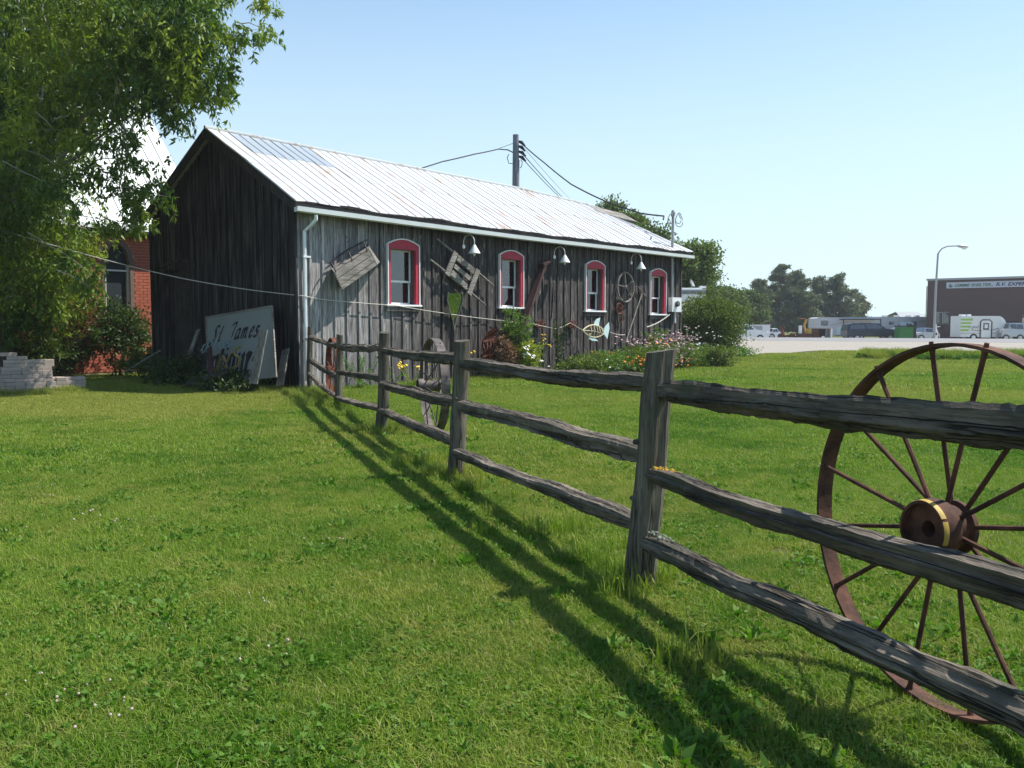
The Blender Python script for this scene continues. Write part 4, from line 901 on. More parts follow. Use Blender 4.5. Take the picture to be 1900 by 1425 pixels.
upv = (A_ - D_).normalized()
for f in (.04, .5, .93):
    p, q = A_.lerp(B_, f), A2.lerp(B2, f); pts = [p.lerp(q, i / 10) + upv * .17 * math.sin(math.pi * min(1, i / 10 * 1.0)) ** .6 for i in range(11)]; mb = MB(); mb.tube(pts, .017, 6); mb.build('hoop', M['dark'], H.root)
mb = MB(); mb.tube([A2 + upv * .12, A2.lerp(B2, .5) + upv * .15, B2 + upv * .1], .014, 6); mb.build('rod', M['dark'], H.root)
H = Hung('wooden_sled', 860, 505, 'grey wooden sled frame with long runners hung diagonally between first and second window', 'sled')
for (a, b, c, d) in ((811, 443, 916, 530), (798, 481, 901, 566)):
    p, q = H.L(a, b, .16), H.L(c, d, .16); mb = MB(); mb.tube([p, p.lerp(q, .3), p.lerp(q, .7), q], [.022, .036, .036, .02], 8); mb.build('runner', M['greywood'], H.root)
for a, b, c, d, w_ in ((846, 468, 829, 510, .17), (887, 500, 870, 546, .17)):
    mb = MB(); mb.bar(H.L(a, b, .22), H.L(c, d, .22), .03, w_, H.L(846, 468) - H.L(887, 500)); mb.build('cross_board', M['greywood'], H.root)
for a, b, c, d, w_ in ((849, 478, 880, 504, .17), (843, 493, 872, 517, .12), (838, 505, 866, 533, .15)):
    mb = MB(); mb.bar(H.L(a, b, .19), H.L(c, d, .19), .022, w_, (H.L(846, 468) - H.L(829, 510))); mb.build('slat', M['greywood'], H.root)
M['mirror'] = glass('mirror_glass', (.5, .55, .55), .02); M['mirror'].node_tree.nodes['Principled BSDF'].inputs['Metallic'].default_value = 1
H = Hung('harness_mirror', 849, 575, 'small tapering mirror framed by harness hames, hung under the sled', 'mirror')
ol = [(832, 544), (858, 544), (858.5, 555), (852, 578), (846, 594), (840, 594), (835, 578), (831, 556)]
pts = [H.L(x, y, .06 + .19 * (598 - y) / 55) for x, y in ol]; n = len(pts); MB().add(pts + [p + Vector((0, .02, 0)) for p in pts], [tuple(range(n)), tuple(range(2*n-1, n-1, -1))] + [(i, (i+1) % n, (i+1) % n + n, i + n) for i in range(n)]).build('mirror_pane', M['mirror'], H.root)
for c_ in ([(832, 543), (830, 556), (835, 578), (841, 598), (843, 612)], [(858, 543), (859, 556), (853, 578), (847, 590), (843, 612)]): MB().tube([H.L(x, y, .075 + .19 * max(0, 598 - y) / 55) for x, y in c_], .017, 6).build('hame', M['greywood'], H.root)
MB().tube([H.L(843, 600, .05), H.L(843, 660, .05)], .02, 6).build('tail_board', M['greywoodz'], H.root)
lampt = ['white gooseneck barn lamp between the first and second window', 'white gooseneck barn lamp between the second and third window', 'white gooseneck barn lamp beside the fourth window']
for (px, top, rim), lb in zip(((878, 435, 470), (1046, 457, 487), (1188, 470, 499)), lampt):
    H = Hung('barn_lamp', px, top + 12, lb, 'lamp', 'gooseneck lamps along the barn wall'); a = H.L(px + 1, top, .38); zt = a.z; yo = -.38; zr_ = H.L(px, rim, .40).z; x = a.x
    pts = [Vector((x, -.0, zt - .30))] + [Vector((x, -.22 - .19 * math.cos(t_), zt - .17 + .17 * math.sin(t_))) for t_ in np.linspace(math.pi * 1.02, 0, 12)][0:0] + [Vector((x, -.19 + .21 * -math.cos(t_) * -1 if False else -.20 - .20 * math.cos(t_), zt - .19 + .19 * math.sin(t_))) for t_ in np.linspace(math.pi, 0, 12)][::1] + [Vector((x, -.40, zr_ + .2))]
    MB().tube(pts, .013, 7).build('arm', M['whitemetal'], H.root, True)
    MB().lathe([(.055, 0), (.055, .02)], 12, Matrix.Translation((x, 0, zt - .30)) @ Matrix.Rotation(R(90), 4, 'X')).build('wall_plate', M['whitemetal'], H.root)
    sh = MB().lathe([(.03, zr_ + .23), (.045, zr_ + .2), (.155, zr_ + .02), (.16, zr_), (.15, zr_), (.04, zr_ + .19)], 20, Matrix.Translation((x, -.40, 0)) @ Matrix.Rotation(R(0), 4, 'X'), cap=False).build('shade', M['white'], H.root, True)
    MB().lathe([(.02, zr_ + .1), (.035, zr_ + .02), (.03, zr_ - .05), (.001, zr_ - .08)], 10, Matrix.Translation((x, -.40, 0)), cap=False).build('bulb', M['white'], sh, True)
H = Hung('wooden_beam', 993, 560, 'long dull red wooden beam leaning against the wall after the second window', 'beam')
MB().bar(H.L(1010, 487, .1), H.L(968, 612, .30), .09, .20, (0, 1, 0)).build('beam', M['redwood'], H.root); MB().bar(H.L(1016, 484, .08), H.L(1003, 492, .12), .10, .24, (0, 1, 0)).build('cleat', M['redwood'], H.root)
H = Hung('grey_board', 958, 640, 'short dark curved board leaning low on the wall behind the yellow flowers', 'board')
MB().prism([(0, -.55), (.45, -.55), (.42, .2), (.3, .38), (.1, .25), (0, .1)], .03, Matrix.Translation((0, -.2, 0))).build('board', M['darkwood'], H.root)
H = Hung('metal_rail', 1029, 560, 'thin pale upright metal hanger on the wall between the beam and third window', 'hanger')
for a, b, c, d in ((1028, 524, 1024, 590), (1031, 527, 1029, 560)): MB().tube([H.L(a, b, .05), H.L(c, d, .05)], .017, 6).build('rod', M['greyiron'], H.root)
MB().tube([H.L(1027, 555, .05), H.L(1032, 555, .05)], .012, 5).build('bracket', M['dark'], H.root)
# star wheel
def wallwheel(name, px, py, rx, ry, label, mat, nsp, rt, group=None, out=.10, curved=False, band=.04):
    H = Hung(name, px, py, label, 'wheel', group); c = H.L(px, py, out); rr = abs(H.L(px, py + ry, out).z - c.z); n = 32
    MB().tube([c + Vector((rr * math.cos(a), 0, rr * math.sin(a))) for a in np.linspace(0, 2 * math.pi, n, False)], rt, 6, closed=True).build('rim', mat, H.root, True)
    hub = MB().lathe([(rr * .12, -.04), (rr * .16, 0), (rr * .12, .06)], 12, Matrix.Translation(c) @ Matrix.Rotation(R(90), 4, 'X')).build('hub', mat, H.root, True)
    for i in range(nsp):
        a = 2 * math.pi * i / nsp + 1.75; q = c + Vector((rr * math.cos(a), 0, rr * math.sin(a))); 
        if curved: m_ = c.lerp(q, .5) + Vector((math.sin(a), 0, -math.cos(a))) * rr * .2; MB().tube([c, m_, q], rt * .7, 5).build('spoke', mat, H.root)
        else: MB().bar(c, q, .02, rt * 2.0, (0, 1, 0)).build('spoke', mat, H.root)
    return H, c, rr
H, c, rr = wallwheel('spoked_wheel', 1161, 533, 14, 27, 'large pale grey five spoked wheel hung between third and fourth window', M['greywood'], 5, .028)
n = 28; MB().tube([c + Vector((rr * 1.02 * math.cos(a), .07, rr * 1.02 * math.sin(a))) for a in np.linspace(0, 6.283, n, False)], .014, 5, closed=True).build('back_rim', M['greywood'], H.root)
wallwheel('gear_wheel', 1149, 573, 6, 10, 'small rusty cast wheel just below the pale spoked wheel', M['redrust'], 5, .022, 'rusty little wheels on the wall', curved=True)
wallwheel('gear_wheel', 1153, 590, 5, 8, 'smallest rusty ring under the small cast wheel', M['rust'], 3, .015, 'rusty little wheels on the wall', curved=True)
H = Hung('hay_rake', 1180, 580, 'long handled hay rake leaning on the wall between pale wheel and fourth window', 'rake')
MB().tube([H.L(1162, 632, .35), H.L(1192, 543, .08)], .017, 6).build('handle', M['greywood'], H.root)
hd = MB().bar(H.L(1183, 531, .08), H.L(1200, 553, .08), .04, .05).build('head', M['greyiron'], H.root)
for f in (.1, .3, .5, .7, .9): p = H.L(1183, 531, .08).lerp(H.L(1200, 553, .08), f); MB().tube([p, p + Vector((.02, -.02, -.12))], .009, 5).build('tooth', M['greyiron'], hd)
# fish of wire and ribs
H = Hung('fish_sculpture', 1105, 613, 'wire fish sculpture with cream ribs and pale blue fins on the wall above the flowers', 'sculpture')
M['bluefin'] = paint('pale_blue_fin', (.50, .66, .66), .6, 0, .1, 8); M['cream'] = paint('cream_ribs', (.62, .54, .34), .6, 0, .2, 12)
def E(u, s_): return H.L(1081.5 + 39 * u, 613 + 2.5 * u + s_ * 11.5 * math.sin(math.pi * (u * .86 + .07 * u)) ** .8, .42)
up_ = [E(u, -1) for u in np.linspace(0, 1, 12)]; lo_ = [E(u, 1) for u in np.linspace(0, 1, 12)]
MB().tube(up_, .019, 6).build('back_line', M['cream'], H.root, True); MB().tube(lo_, .019, 6).build('belly_line', M['cream'], H.root, True)
for u in (.36, .52, .65, .77, .89): MB().tube([E(u, -1), (E(u, -1) + E(u, 1)) / 2 + Vector((0, -.05, 0)), E(u, 1)], .014, 5).build('rib', M['cream'], H.root)
MB().tube([E(0, 1), H.L(1100, 614, .44), E(1, 1)], .012, 5).build('spine', M['cream'], H.root)
MB().lathe([(.028, 0), (.028, .02)], 12, Matrix.Translation(H.L(1094, 620, .44)) @ Matrix.Rotation(R(90), 4, 'X')).build('eye', M['cream'], H.root)
def fin(ps, nm): pts = [H.L(x, y, .42) for x, y in ps]; n = len(pts); MB().add(pts + [p + Vector((0, .012, 0)) for p in pts], [tuple(range(n)), tuple(range(2*n-1, n-1, -1))] + [(i, (i+1) % n, (i+1) % n + n, i + n) for i in range(n)]).build(nm, M['bluefin'], H.root)
fin([(1102, 605), (1103, 598), (1107, 592), (1114, 589.5), (1112, 598), (1111, 606)], 'fin'); fin([(1093, 625), (1099, 625), (1106, 629), (1110, 633), (1099, 632), (1094, 629)], 'fin'); fin([(1130, 598), (1131, 610), (1127, 629), (1122, 622), (1119.5, 614), (1123, 606)], 'tail')
# rusty ornaments
def ornament(px, py, label, seed):
    H = Hung('rusty_ornament', px, py, label, 'ornament', 'rusty iron ornaments on the wall'); r = random.Random(seed)
    for i in range(6):
        a = i * 1.05; c = Vector((.16 * math.cos(a), -.14, .09 * math.sin(a) + .02)); q = .075; MB().tube([c + Vector((q * math.cos(b) * (1 - b * .05), r.uniform(-.01, .01), q * math.sin(b) * (1 - b * .05))) for b in np.linspace(a, a + 6.5, 12)], .016, 5).build('scroll', M['redrust'], H.root)
    MB().box(-.14, .14, -.12, -.05, -.06, .1).build('body', M['redrust'], H.root)
    for x in (-.1, .1): MB().tube([(x, -.13, -.05), (x, -.15, -.14)], .018, 5).build('foot', M['greyiron'], H.root)
ornament(996, 604, 'rusty iron scroll ornament on the wall nearer the red beam', 1); ornament(1056, 604, 'rusty iron scroll ornament on the wall below the third window side, nearer the wire fish', 2)
# meter, conduit and service mast
H = Hung('electric_meter', 1248, 567, 'grey electric meter box with conduit near the far end of the barn', 'meter box')
p = H.L(1241, 552, 0); q = H.L(1252, 579, 0); MB().box(p.x - .12, q.x + .1, -.22, -.04, q.z, p.z).build('box', M['whitemetal'], H.root)
MB().lathe([(.11, 0), (.11, .05), (.09, .10), (.001, .11)], 16, Matrix.Translation((p.x + .17, -.22, (p.z + q.z) / 2 + .03)) @ Matrix.Rotation(R(90), 4, 'X'), cap=False).build('dial', M['glass'], H.root)
MB().tube([(p.x + .28, -.1, q.z), (p.x + .28, -.1, q.z - .4)], .04, 8).build('conduit', M['white'], H.root)
H = Hung('service_mast', 1248, 430, 'tall grey conduit mast with looped cables rising through the far roof edge', 'mast')
MT = BM @ (H.o + H.L(1249, 397, .12)); MB().tube([H.L(1247, 552, .12), H.L(1247, 470, .12), H.L(1249, 397, .12)], .05, 8).build('pipe', M['grey'], H.root)
c = H.L(1249, 397, .12); MB().lathe([(.07, -.05), (.08, .05), (.05, .13), (.001, .14)], 12, Matrix.Translation(c), cap=False).build('weatherhead', M['grey'], H.root)
for dx, r0, zc in ((.34, .24, -.18), (.28, .17, -.14), (-.26, .16, -.20), (-.36, .09, -.3)):
    MB().tube([c + Vector((dx + r0 * math.cos(a), -.05 + .03 * math.sin(a * 2), zc + r0 * 1.05 * math.sin(a))) for a in np.linspace(0, 6.0, 16)], .013, 5).build('cable_loop', M['dark'], H.root)
# the cord from the big tree along the wall
def cordpts(keys, sag=.0, n=6):
    out = []
    for a, b in zip(keys, keys[1:]):
        for i in range(n): u = i / n; v = a.lerp(b, u); v.z -= sag * math.sin(math.pi * u) * (b - a).length; out.append(v)
    return out + [keys[-1]]
wp = lambda px, py, out=.06: BM @ WL(px, py, out)
ky = [at(14, 430, 22.5), at(120, 461, 21.8), at(230, 491, 21.2), at(340, 517, 20.9), at(450, 536, 20.6), wp(562, 549, .12), wp(600, 556, .12), wp(735, 567, .12), wp(850, 585, .12), wp(905, 592), wp(985, 600, .2), wp(1030, 610, .2), wp(1045, 606, .2), wp(1058, 599, .2), wp(1083, 614, .2)]
M['rope'] = paint('pale_rope', (.50, .47, .42), .9, 0, .15, 20)
mb = MB(); mb.v = []; mb.tube(cordpts(ky, .004), .010, 5); o = mb.build('clothesline', M['rope'], None); tag(o, 'thin pale line running from the left tree along the barn wall to the wire fish', 'rope')
mb = MB(); mb.tube(cordpts([wp(1131, 616, .3), wp(1143, 620, .3), wp(1160, 621, .1)], .02), .012, 5); tag(mb.build('cable', M['rope'], None), 'short slack cable on the wall to the right of the wire fish', 'cable')
mb = MB(); mb.tube(cordpts([wp(1200, 607, .15), wp(1222, 598, .15), wp(1243, 583, .15)], .02), .02, 5); tag(mb.build('cable', M['rope'], None), 'pale cable sloping down left from the meter box', 'cable')

# ------------------------------------------------------------------ utility pole behind the barn
PY = 45.; pb = at(957, 600, PY); ptop = at(957, 250, PY); pole = thing('utility_pole', (pb.x, pb.y, 0), 'grey wooden utility pole with insulators rising behind the barn roof', 'pole')
M['polewood'] = wood('pole_wood', (.16, .17, .2), (.30, .32, .37), 'Z', .6, bump=.3)
MB().tube([(0, 0, -.3), (0, 0, 6), (0, 0, ptop.z)], [.24, .21, .145], 12).build('pole', M['polewood'], pole, True)
lz = lambda px, py: at(px, py, PY) - Vector((pb.x, pb.y, 0))
for a in ((963, 262), (963, 271), (964, 281), (964, 290)):
    q = lz(*a); MB().tube([q + Vector((-.06, 0, .0)), q + Vector((.12, 0, -.05)), q + Vector((.3, -.05, -.25))], [.05, .09, .05], 7).build('insulator', M['dark'], pole)
MB().tube([lz(962.5, 297), lz(962, 350)], .04, 6).build('conduit', M['dark'], pole)
MB().tube([lz(966, 296), lz(969, 301), lz(968, 308), lz(965, 312)], .02, 5).build('cable_loop', M['dark'], pole); MB().tube([lz(953, 304), lz(944, 303), lz(941, 293), lz(944, 286)], .02, 5).build('cable_loop', M['dark'], pole)
def wire(name, keys, r, label, mat='dark', sag=.01, n=8): tag(MB().tube(cordpts(keys, sag, n), r, 5).build(name, M[mat], None), label, 'wire', 'overhead wires')
wire('service_cable', [at(970, 268, PY), at(1010, 302, 42), at(1060, 342, 39), at(1120, 372, 36.5), at(1190, 396, 34), at(1232, 401, 32.8), MT + Vector((-.35, 0, -.2))], .030, 'thick black service cable swooping from the pole to the barn mast', sag=.006)
wire('service_cable', [at(952, 283, PY), at(942, 278, PY), at(925, 276.5, 44), at(880, 286, 42), at(820, 300, 41), at(768, 316, 40), at(700, 345, 39)], .03, 'thick black cable dropping left from the pole behind the roof', sag=.004)
wire('wire', [at(952, 266, PY), at(927, 275, 44)], .014, 'short thin wire from the pole top to the left cable', sag=0)
wire('wire', [at(972, 288, PY), at(1063, 385, 75)], .022, 'thin wire running down right from the pole, nearer the thick cable', sag=.003)
wire('wire', [at(972, 297, PY), at(1050, 376, 72)], .022, 'thin wire running down right from the pole, lowest of them', sag=.003)
wire('wire', [at(975, 278, PY), at(1080, 390, 95)], .016, 'faintest wire running down right between the pole and the thick cable', 'grey', .003)

# ------------------------------------------------------------------ pavers by the tree
pk = ground(56, 729); pr_ = random.Random(8)
stack = thing('paver_stack', (pk.x, pk.y, 0), 'uneven stack of pale concrete pavers in front of the left tree', 'pavers', R(35))
bw, bd, bhh = .205, .105, .082; pm = MB().box(0, bw - .004, 0, bd - .004, 0, bhh - .004); base_me = None
def paver(x, y, z, rot=0., turned=False):
    global base_me
    if base_me is None:
        o = pm.build('paver', M['paver'], stack); base_me = o.data
        bm = bmesh.new(); bm.from_mesh(base_me); bmesh.ops.bevel(bm, geom=bm.edges[:], offset=.005, segments=1, affect='EDGES'); bm.to_mesh(base_me); bm.free()
    else: o = link('paver', base_me, None, stack)
    o.location = (x, y, z); o.rotation_euler = (0, 0, R(pr_.uniform(-2, 2) + (90 if turned else 0)) + rot)
x0l = (0 - 60) / F * pk.y; x1l = (124 - 60) / F * pk.y * 1.25; x0l *= 1.25; W0 = x1l - x0l; nb = int(W0 / bw)
for lay in range(4):
    for i in range(-2, nb + 1):
        for d_ in range(4):
            if lay == 3 and d_ == 0 and i in (2, 3, 4, 6): continue
            if lay == 3 and i > nb - 2 and d_ < 1: paver(x1l - .12, .12 + d_ * .1, lay * bhh, 0, True); continue
            if d_ in (1, 2) and lay < 3: continue
            paver(x0l + i * bw + pr_.uniform(-.008, .008), d_ * bd, lay * bhh)
for i in range(6): paver(x1l, .1 + 0 * i, i * .0 + (i % 4) * bhh, 0, True); 
for lay in range(4, 7):
    for i in range(0, 6):
        x = x0l + .15 + i * bw; 
        if lay == 4: 
            if i < 2: paver(x, .10, lay * bhh)
            else: paver(x + .1, .1, lay * bhh, 0, True); paver(x + .2, .1, lay * bhh, 0, True)
        else: paver(x + pr_.uniform(-.01, .01), .14 + (.0 if lay < 6 else .02), lay * bhh)
        paver(x, .34, lay * bhh)
for lay in (7, 8):
    for i in range(1 if lay == 7 else 1, 6): paver(x0l + .22 + i * bw * .98, .18, lay * bhh)
for i in (1, 2): paver(x0l + .28 + i * bw, .18, 9 * bhh)
for i in (0, 1, 2): paver(x0l + .26 + i * .12, .22, 10 * bhh, .1)
for i in range(5): paver(x0l - .22 - .02 * i, .1 + .02 * i, (4 + i) * bhh, .3)

# ------------------------------------------------------------------ boards and old signs leaning on the gable
def ribbon(mb, pts, w_, ang=40, th=.004, O=None, ux=None, uz=None, n_=None):
    """a broad-nib pen stroke in the plane (ux, uz) at O"""
    e = Vector((math.cos(R(ang)), math.sin(R(ang)))) * w_ / 2; q = []
    for i, (x, y) in enumerate(pts):
        for s_ in (-1, 1): q.append(O + ux * (x + s_ * e.x) + uz * (y + s_ * e.y) + n_ * th)
    # give the stroke a hairline body of its own as well
    mb.add(q, [(2*i, 2*i+1, 2*i+3, 2*i+2) for i in range(len(pts) - 1)])
    hair = []
    for i, (x, y) in enumerate(pts):
        a = Vector(pts[min(i+1, len(pts)-1)]) - Vector(pts[max(i-1, 0)]); a = Vector((-a.y, a.x)).normalized() * w_ * .24
        for s_ in (-1, 1): hair.append(O + ux * (x + s_ * a.x) + uz * (y + s_ * a.y) + n_ * (th + .001))
    mb.add(hair, [(2*i, 2*i+1, 2*i+3, 2*i+2) for i in range(len(pts) - 1)])
def curve(pts, n=7):
    out = []; P = [Vector(p) for p in pts]
    for i in range(len(P) - 1):
        p0, p1, p2, p3 = P[max(i-1, 0)], P[i], P[i+1], P[min(i+2, len(P)-1)]
        for k in range(n):
            t = k / n; out.append(.5 * ((2*p1) + (p2 - p0) * t + (2*p0 - 5*p1 + 4*p2 - p3) * t*t + (3*p1 - p0 - 3*p2 + p3) * t**3))
    return [tuple(v) for v in out + [P[-1]]]
GLY = {'S': ([(.62, .92), (.42, 1.02), (.22, .85), (.36, .55), (.42, .3), (.25, .02), (-.02, -.12), (-.15, .02)], .75), 't': ([(.28, .95), (.16, .4), (.14, .08), (.3, .06)], .42), '-': None,
       'J': ([(.15, .86), (.35, 1.0), (.62, .98), (.5, .5), (.4, .0), (.22, -.28), (0, -.25)], .72), 'a': ([(.5, .55), (.25, .6), (.08, .3), (.15, .02), (.36, .12), (.5, .58), (.45, .1), (.6, .05)], .66),
       'm': ([(.1, .58), (.08, 0), (.12, .4), (.32, .6), (.33, 0), (.36, .4), (.56, .6), (.58, .08), (.7, .03)], .85), 'e': ([(.1, .3), (.4, .42), (.36, .6), (.14, .5), (.07, .2), (.2, .0), (.45, .12)], .55), 's': ([(.42, .52), (.2, .6), (.12, .42), (.36, .22), (.26, .0), (.02, .04)], .5),
       'x': ([(.05, .9), (.35, .45), (.65, .0)], .75)}
sg = Hung('painted_sign', 446, 640, 'white sign board reading St. James Antiques leaning against the dark gable', 'sign', gable=True)
c4 = [sg.L(383, 589, .30), sg.L(505, 568, .30), sg.L(513, 700, .75), sg.L(388, 712, .75)]
M['signw'] = paint('sign_shaded_white', (.19, .215, .21), .7, 0, .08, 2); M['signk'] = paint('sign_black', (.02, .018, .022), .7)  # white panel darkened: the shade at the gable is in its colour
nrm = (c4[1] - c4[0]).cross(c4[3] - c4[0]).normalized(); nrm = nrm if (BM.to_3x3() @ nrm).y < 0 else -nrm
q = [v - nrm * .02 for v in c4]; MB().add(c4 + q, [(0,1,2,3), (7,6,5,4), (0,4,5,1), (1,5,6,2), (2,6,7,3), (3,7,4,0)]).build('panel', M['signw'], sg.root)
for a, b in ((0, 1), (1, 2), (3, 0)): MB().bar(c4[a] + nrm * .004, c4[b] + nrm * .004, .03, .035, nrm).build('frame', M['greywood'], sg.root)
ux = (c4[1] - c4[0]).normalized(); uz = nrm.cross(ux); uz = uz if uz.z > 0 else -uz; Wd = (c4[1] - c4[0]).length; print('sign w', Wd, (c4[3] - c4[0]).length)
mb = MB(); sc_ = Wd * .125; x = Wd * .15; k = 0
for ch in 'St. James':
    base = -Wd * .245 + .018 * (x / Wd)
    if ch == '.': ribbon(mb, [(x, base), (x + .035, base + .03)], .05, 45, .006, c4[0], ux, uz, nrm); x += sc_ * .45
    elif ch == ' ': x += sc_ * .35
    else:
        pts, adv = GLY[ch]; ribbon(mb, [(x + (px_ + py_ * .25) * sc_, base + py_ * sc_ * 1.15) for px_, py_ in curve(pts)], sc_ * .24, 40, .006, c4[0], ux, uz, nrm); x += adv * sc_ * 1.12
        if ch == 't': ribbon(mb, [(x - adv * sc_ * 1.05, base + .62 * sc_), (x - adv * sc_ * .3, base + .68 * sc_)], .03, 60, .006, c4[0], ux, uz, nrm)
mb.build('lettering', M['signk'], sg.root)
mb = MB(); sc_ = Wd * .235; x = Wd * .07; base = -Wd * .56   # blackletter second line: Antiques
def bl(strokes, adv):
    global x
    for st_ in strokes: ribbon(mb, [(x + a * sc_, base + b * sc_) for a, b in st_], sc_ * .25, 42, .006, c4[0], ux, uz, nrm)
    x += adv * sc_
vs_ = lambda a, h=.8: [(a - .05, h), (a, h - .1), (a, .1), (a + .07, 0)]
bl([curve([(.0, .9), (.2, 1.05), (.35, .9), (.35, .1), (.5, 0)]), curve([(.3, .95), (.0, .5), (.05, .05), (.3, .12)]), [(.05, .45), (.4, .45)]], .62)
bl([vs_(.1), vs_(.38), [(.1, .7), (.38, .8)]], .56); bl([vs_(.12, 1.05), [(0, .75), (.28, .8)]], .32); bl([vs_(.1), [(.08, 1.0), (.13, 1.06)]], .26)
bl([vs_(.1), [(.1, .75), (.38, .8), (.38, -.35)], [(.12, .05), (.38, .1)]], .56); bl([vs_(.1), vs_(.38), [(.12, .02), (.38, .1)]], .56); bl([vs_(.1), [(.1, .78), (.3, .7), (.12, .4)], [(.1, .05), (.32, .12)]], .42); bl([[(.32, .8), (.06, .6), (.32, .35), (.05, .05)]], .4)
mb.build('lettering', M['signk'], sg.root)
M['gold'] = paint('gold_letters', (.26, .20, .07), .5, .2, .2, 12); M['bluew'] = paint('blue_white_letters', (.18, .26, .30), .6, 0, .2, 12)
g1 = Hung('letter_sign', 425, 655, 'gold script letters ending in xs standing in front of the white sign', 'sign', gable=True)
O_ = g1.L(400, 672, .85); ax = (g1.L(450, 655, .85) - O_).normalized(); az = Vector((0, 0, 1)); nn_ = Vector((-1, 0, 0))
def stroke3(H, pts, r, mat, name, O_=None): MB().tube([O_ + ax * a + az * b for a, b in curve(pts, 5)], r, 5).build(name, mat, H.root, True)
for P_ in ([(-.05, -.28), (.12, -.05), (.2, .05)], [(.08, -.3), (.25, .0), (.35, .1)], [(.28, .08), (.4, .02), (.5, -.22), (.62, -.24)], [(.68, .1), (.5, -.08), (.3, -.28)]): stroke3(g1, P_, .022, M['gold'], 'letter', O_)
stroke3(g1, [(1.08, .16), (.9, .14), (.84, .02), (1.02, -.08), (.95, -.24), (.72, -.26)], .026, M['gold'], 'letter', O_)
g2 = Hung('letter_sign', 410, 640, 'pale blue script letters lying across the foot of the white sign', 'sign', gable=True)
O_ = g2.L(372, 648, .8); ax = (g2.L(450, 630, .8) - O_).normalized()
for k in range(7): x = k * .19; stroke3(g2, [(x, -.03), (x + .1, .02), (x + .22, .15 if k % 2 else .1), (x + .12, .05), (x + .08, -.1), (x + .2, -.06)], .014, M['bluew'], 'letter', O_)
def lean(name, x0, y0, x1, y1, o0, o1, wd, label, mat, th=.03):
    H = Hung(name, x0, y0, label, 'board', gable=True); p = H.L(x0, y0, o0); q = H.L(x1, y1, o1); MB().bar(q, p, th, wd, (0, 1, .01)).build('plank', mat, H.root) ; return H
lean('leaning_plank', 530, 648, 519, 716, .15, .5, .24, 'pale short board leaning beside the barn corner', M['greywoodz'])
lean('leaning_plank', 368, 612, 348, 668, .2, .7, .13, 'narrow grey plank leaning left of the white sign', M['greywoodz'])
lean('leaning_plank', 489, 612, 470, 712, .88, 1.15, .30, 'broken dark board with a slanted top leaning over the white sign', M['greywoodz'])
lean('leaning_plank', 388, 645, 392, 700, 1.0, 1.25, .16, 'stubby brown board in front of the blue letters', M['redwood'])
lean('leaning_plank', 420, 690, 345, 712, 1.2, 1.5, .2, 'dark plank lying low under the gold letters', M['darkwood'])
lean('leaning_plank', 298, 650, 232, 690, 1.3, 1.7, .05, 'thin stick leaning in the shade left of the barn door', M['greywoodz'])
# a few upright weeds by the sign
def stemplant(name, px, py, Y, h, n, leaf, mat, label, seed, spread=.12, group=None, cat='plant', flower=None, fsize=.03, stems=3, droop=0., wl=.32):
    b = at(px, py, Y); b.z = zg(b.x, b.y) if b.y > 30 else 0; root = thing(name, b, label, cat, 0, group); r = random.Random(seed); g = np.random.default_rng(seed); P = []; D = []; mb = MB(); tops = []
    for s_ in range(stems):
        a = r.uniform(0, 6.3); t_ = Vector((spread * math.cos(a), spread * math.sin(a), h * r.uniform(.75, 1.05))); w_ = wiggle((r.uniform(-.03, .03), r.uniform(-.03, .03), -.02), t_, 5, .015, r); mb.tube(w_, [.008] * 6, 5); tops.append(t_)
        for k in range(n // stems):
            u = r.uniform(.12, 1); i = min(4, int(u * 5)); c = w_[i].lerp(w_[i+1], u * 5 - i); P.append(c); a = r.uniform(0, 6.3); D.append((math.cos(a), math.sin(a), r.uniform(-.2, .7) - droop))
    V, Fc = leaves(np.array(P), np.array(D), leaf, leaf * wl, seed); link('leaves', npmesh('leaves', V, Fc), mat, root); mb.build('stem', mat, root)
    if flower:
        mb = MB()
        for t_ in tops:
            for _ in range(4 if fsize < .05 else 2): c = t_ + Vector((r.uniform(-.06, .06), r.uniform(-.06, .06), r.uniform(-.08, .03))); mb.lathe([(.001, fsize * .4), (fsize * .5, fsize * .3), (fsize, 0), (.001, -.01)], 7, Matrix.Translation(c) @ Matrix.Rotation(R(35), 4, 'Y'), cap=False)
        mb.build('blossoms', flower, root)
    return root
stemplant('tall_weed', 484, 716, 19.9, .68, 60, .13, M['treeleaf'], 'upright light green weed in front of the white sign', 5, .06, stems=2)
stemplant('tall_weed', 497, 716, 20.3, .8, 40, .07, M['treeleaf'], 'thin whitish weed at the lower right corner of the white sign', 6, .12, stems=3)
stemplant('tall_weed', 396, 716, 20.6, .9, 50, .09, M['darkleaf'], 'dark weed standing before the left edge of the white sign', 7, .15)
shrub('weed_clump', 440, 722, 20.3, 2.1, .5, 'dark clump of weeds at the foot of the white sign', M['darkleaf'], 2600, .08, 61, 6, 0, 'weeds')
shrub('weed_clump', 330, 712, 21.8, 2.2, .8, 'dark clump of weeds in front of the barn door', M['darkleaf'], 2600, .09, 62, 6, 0, 'weeds')

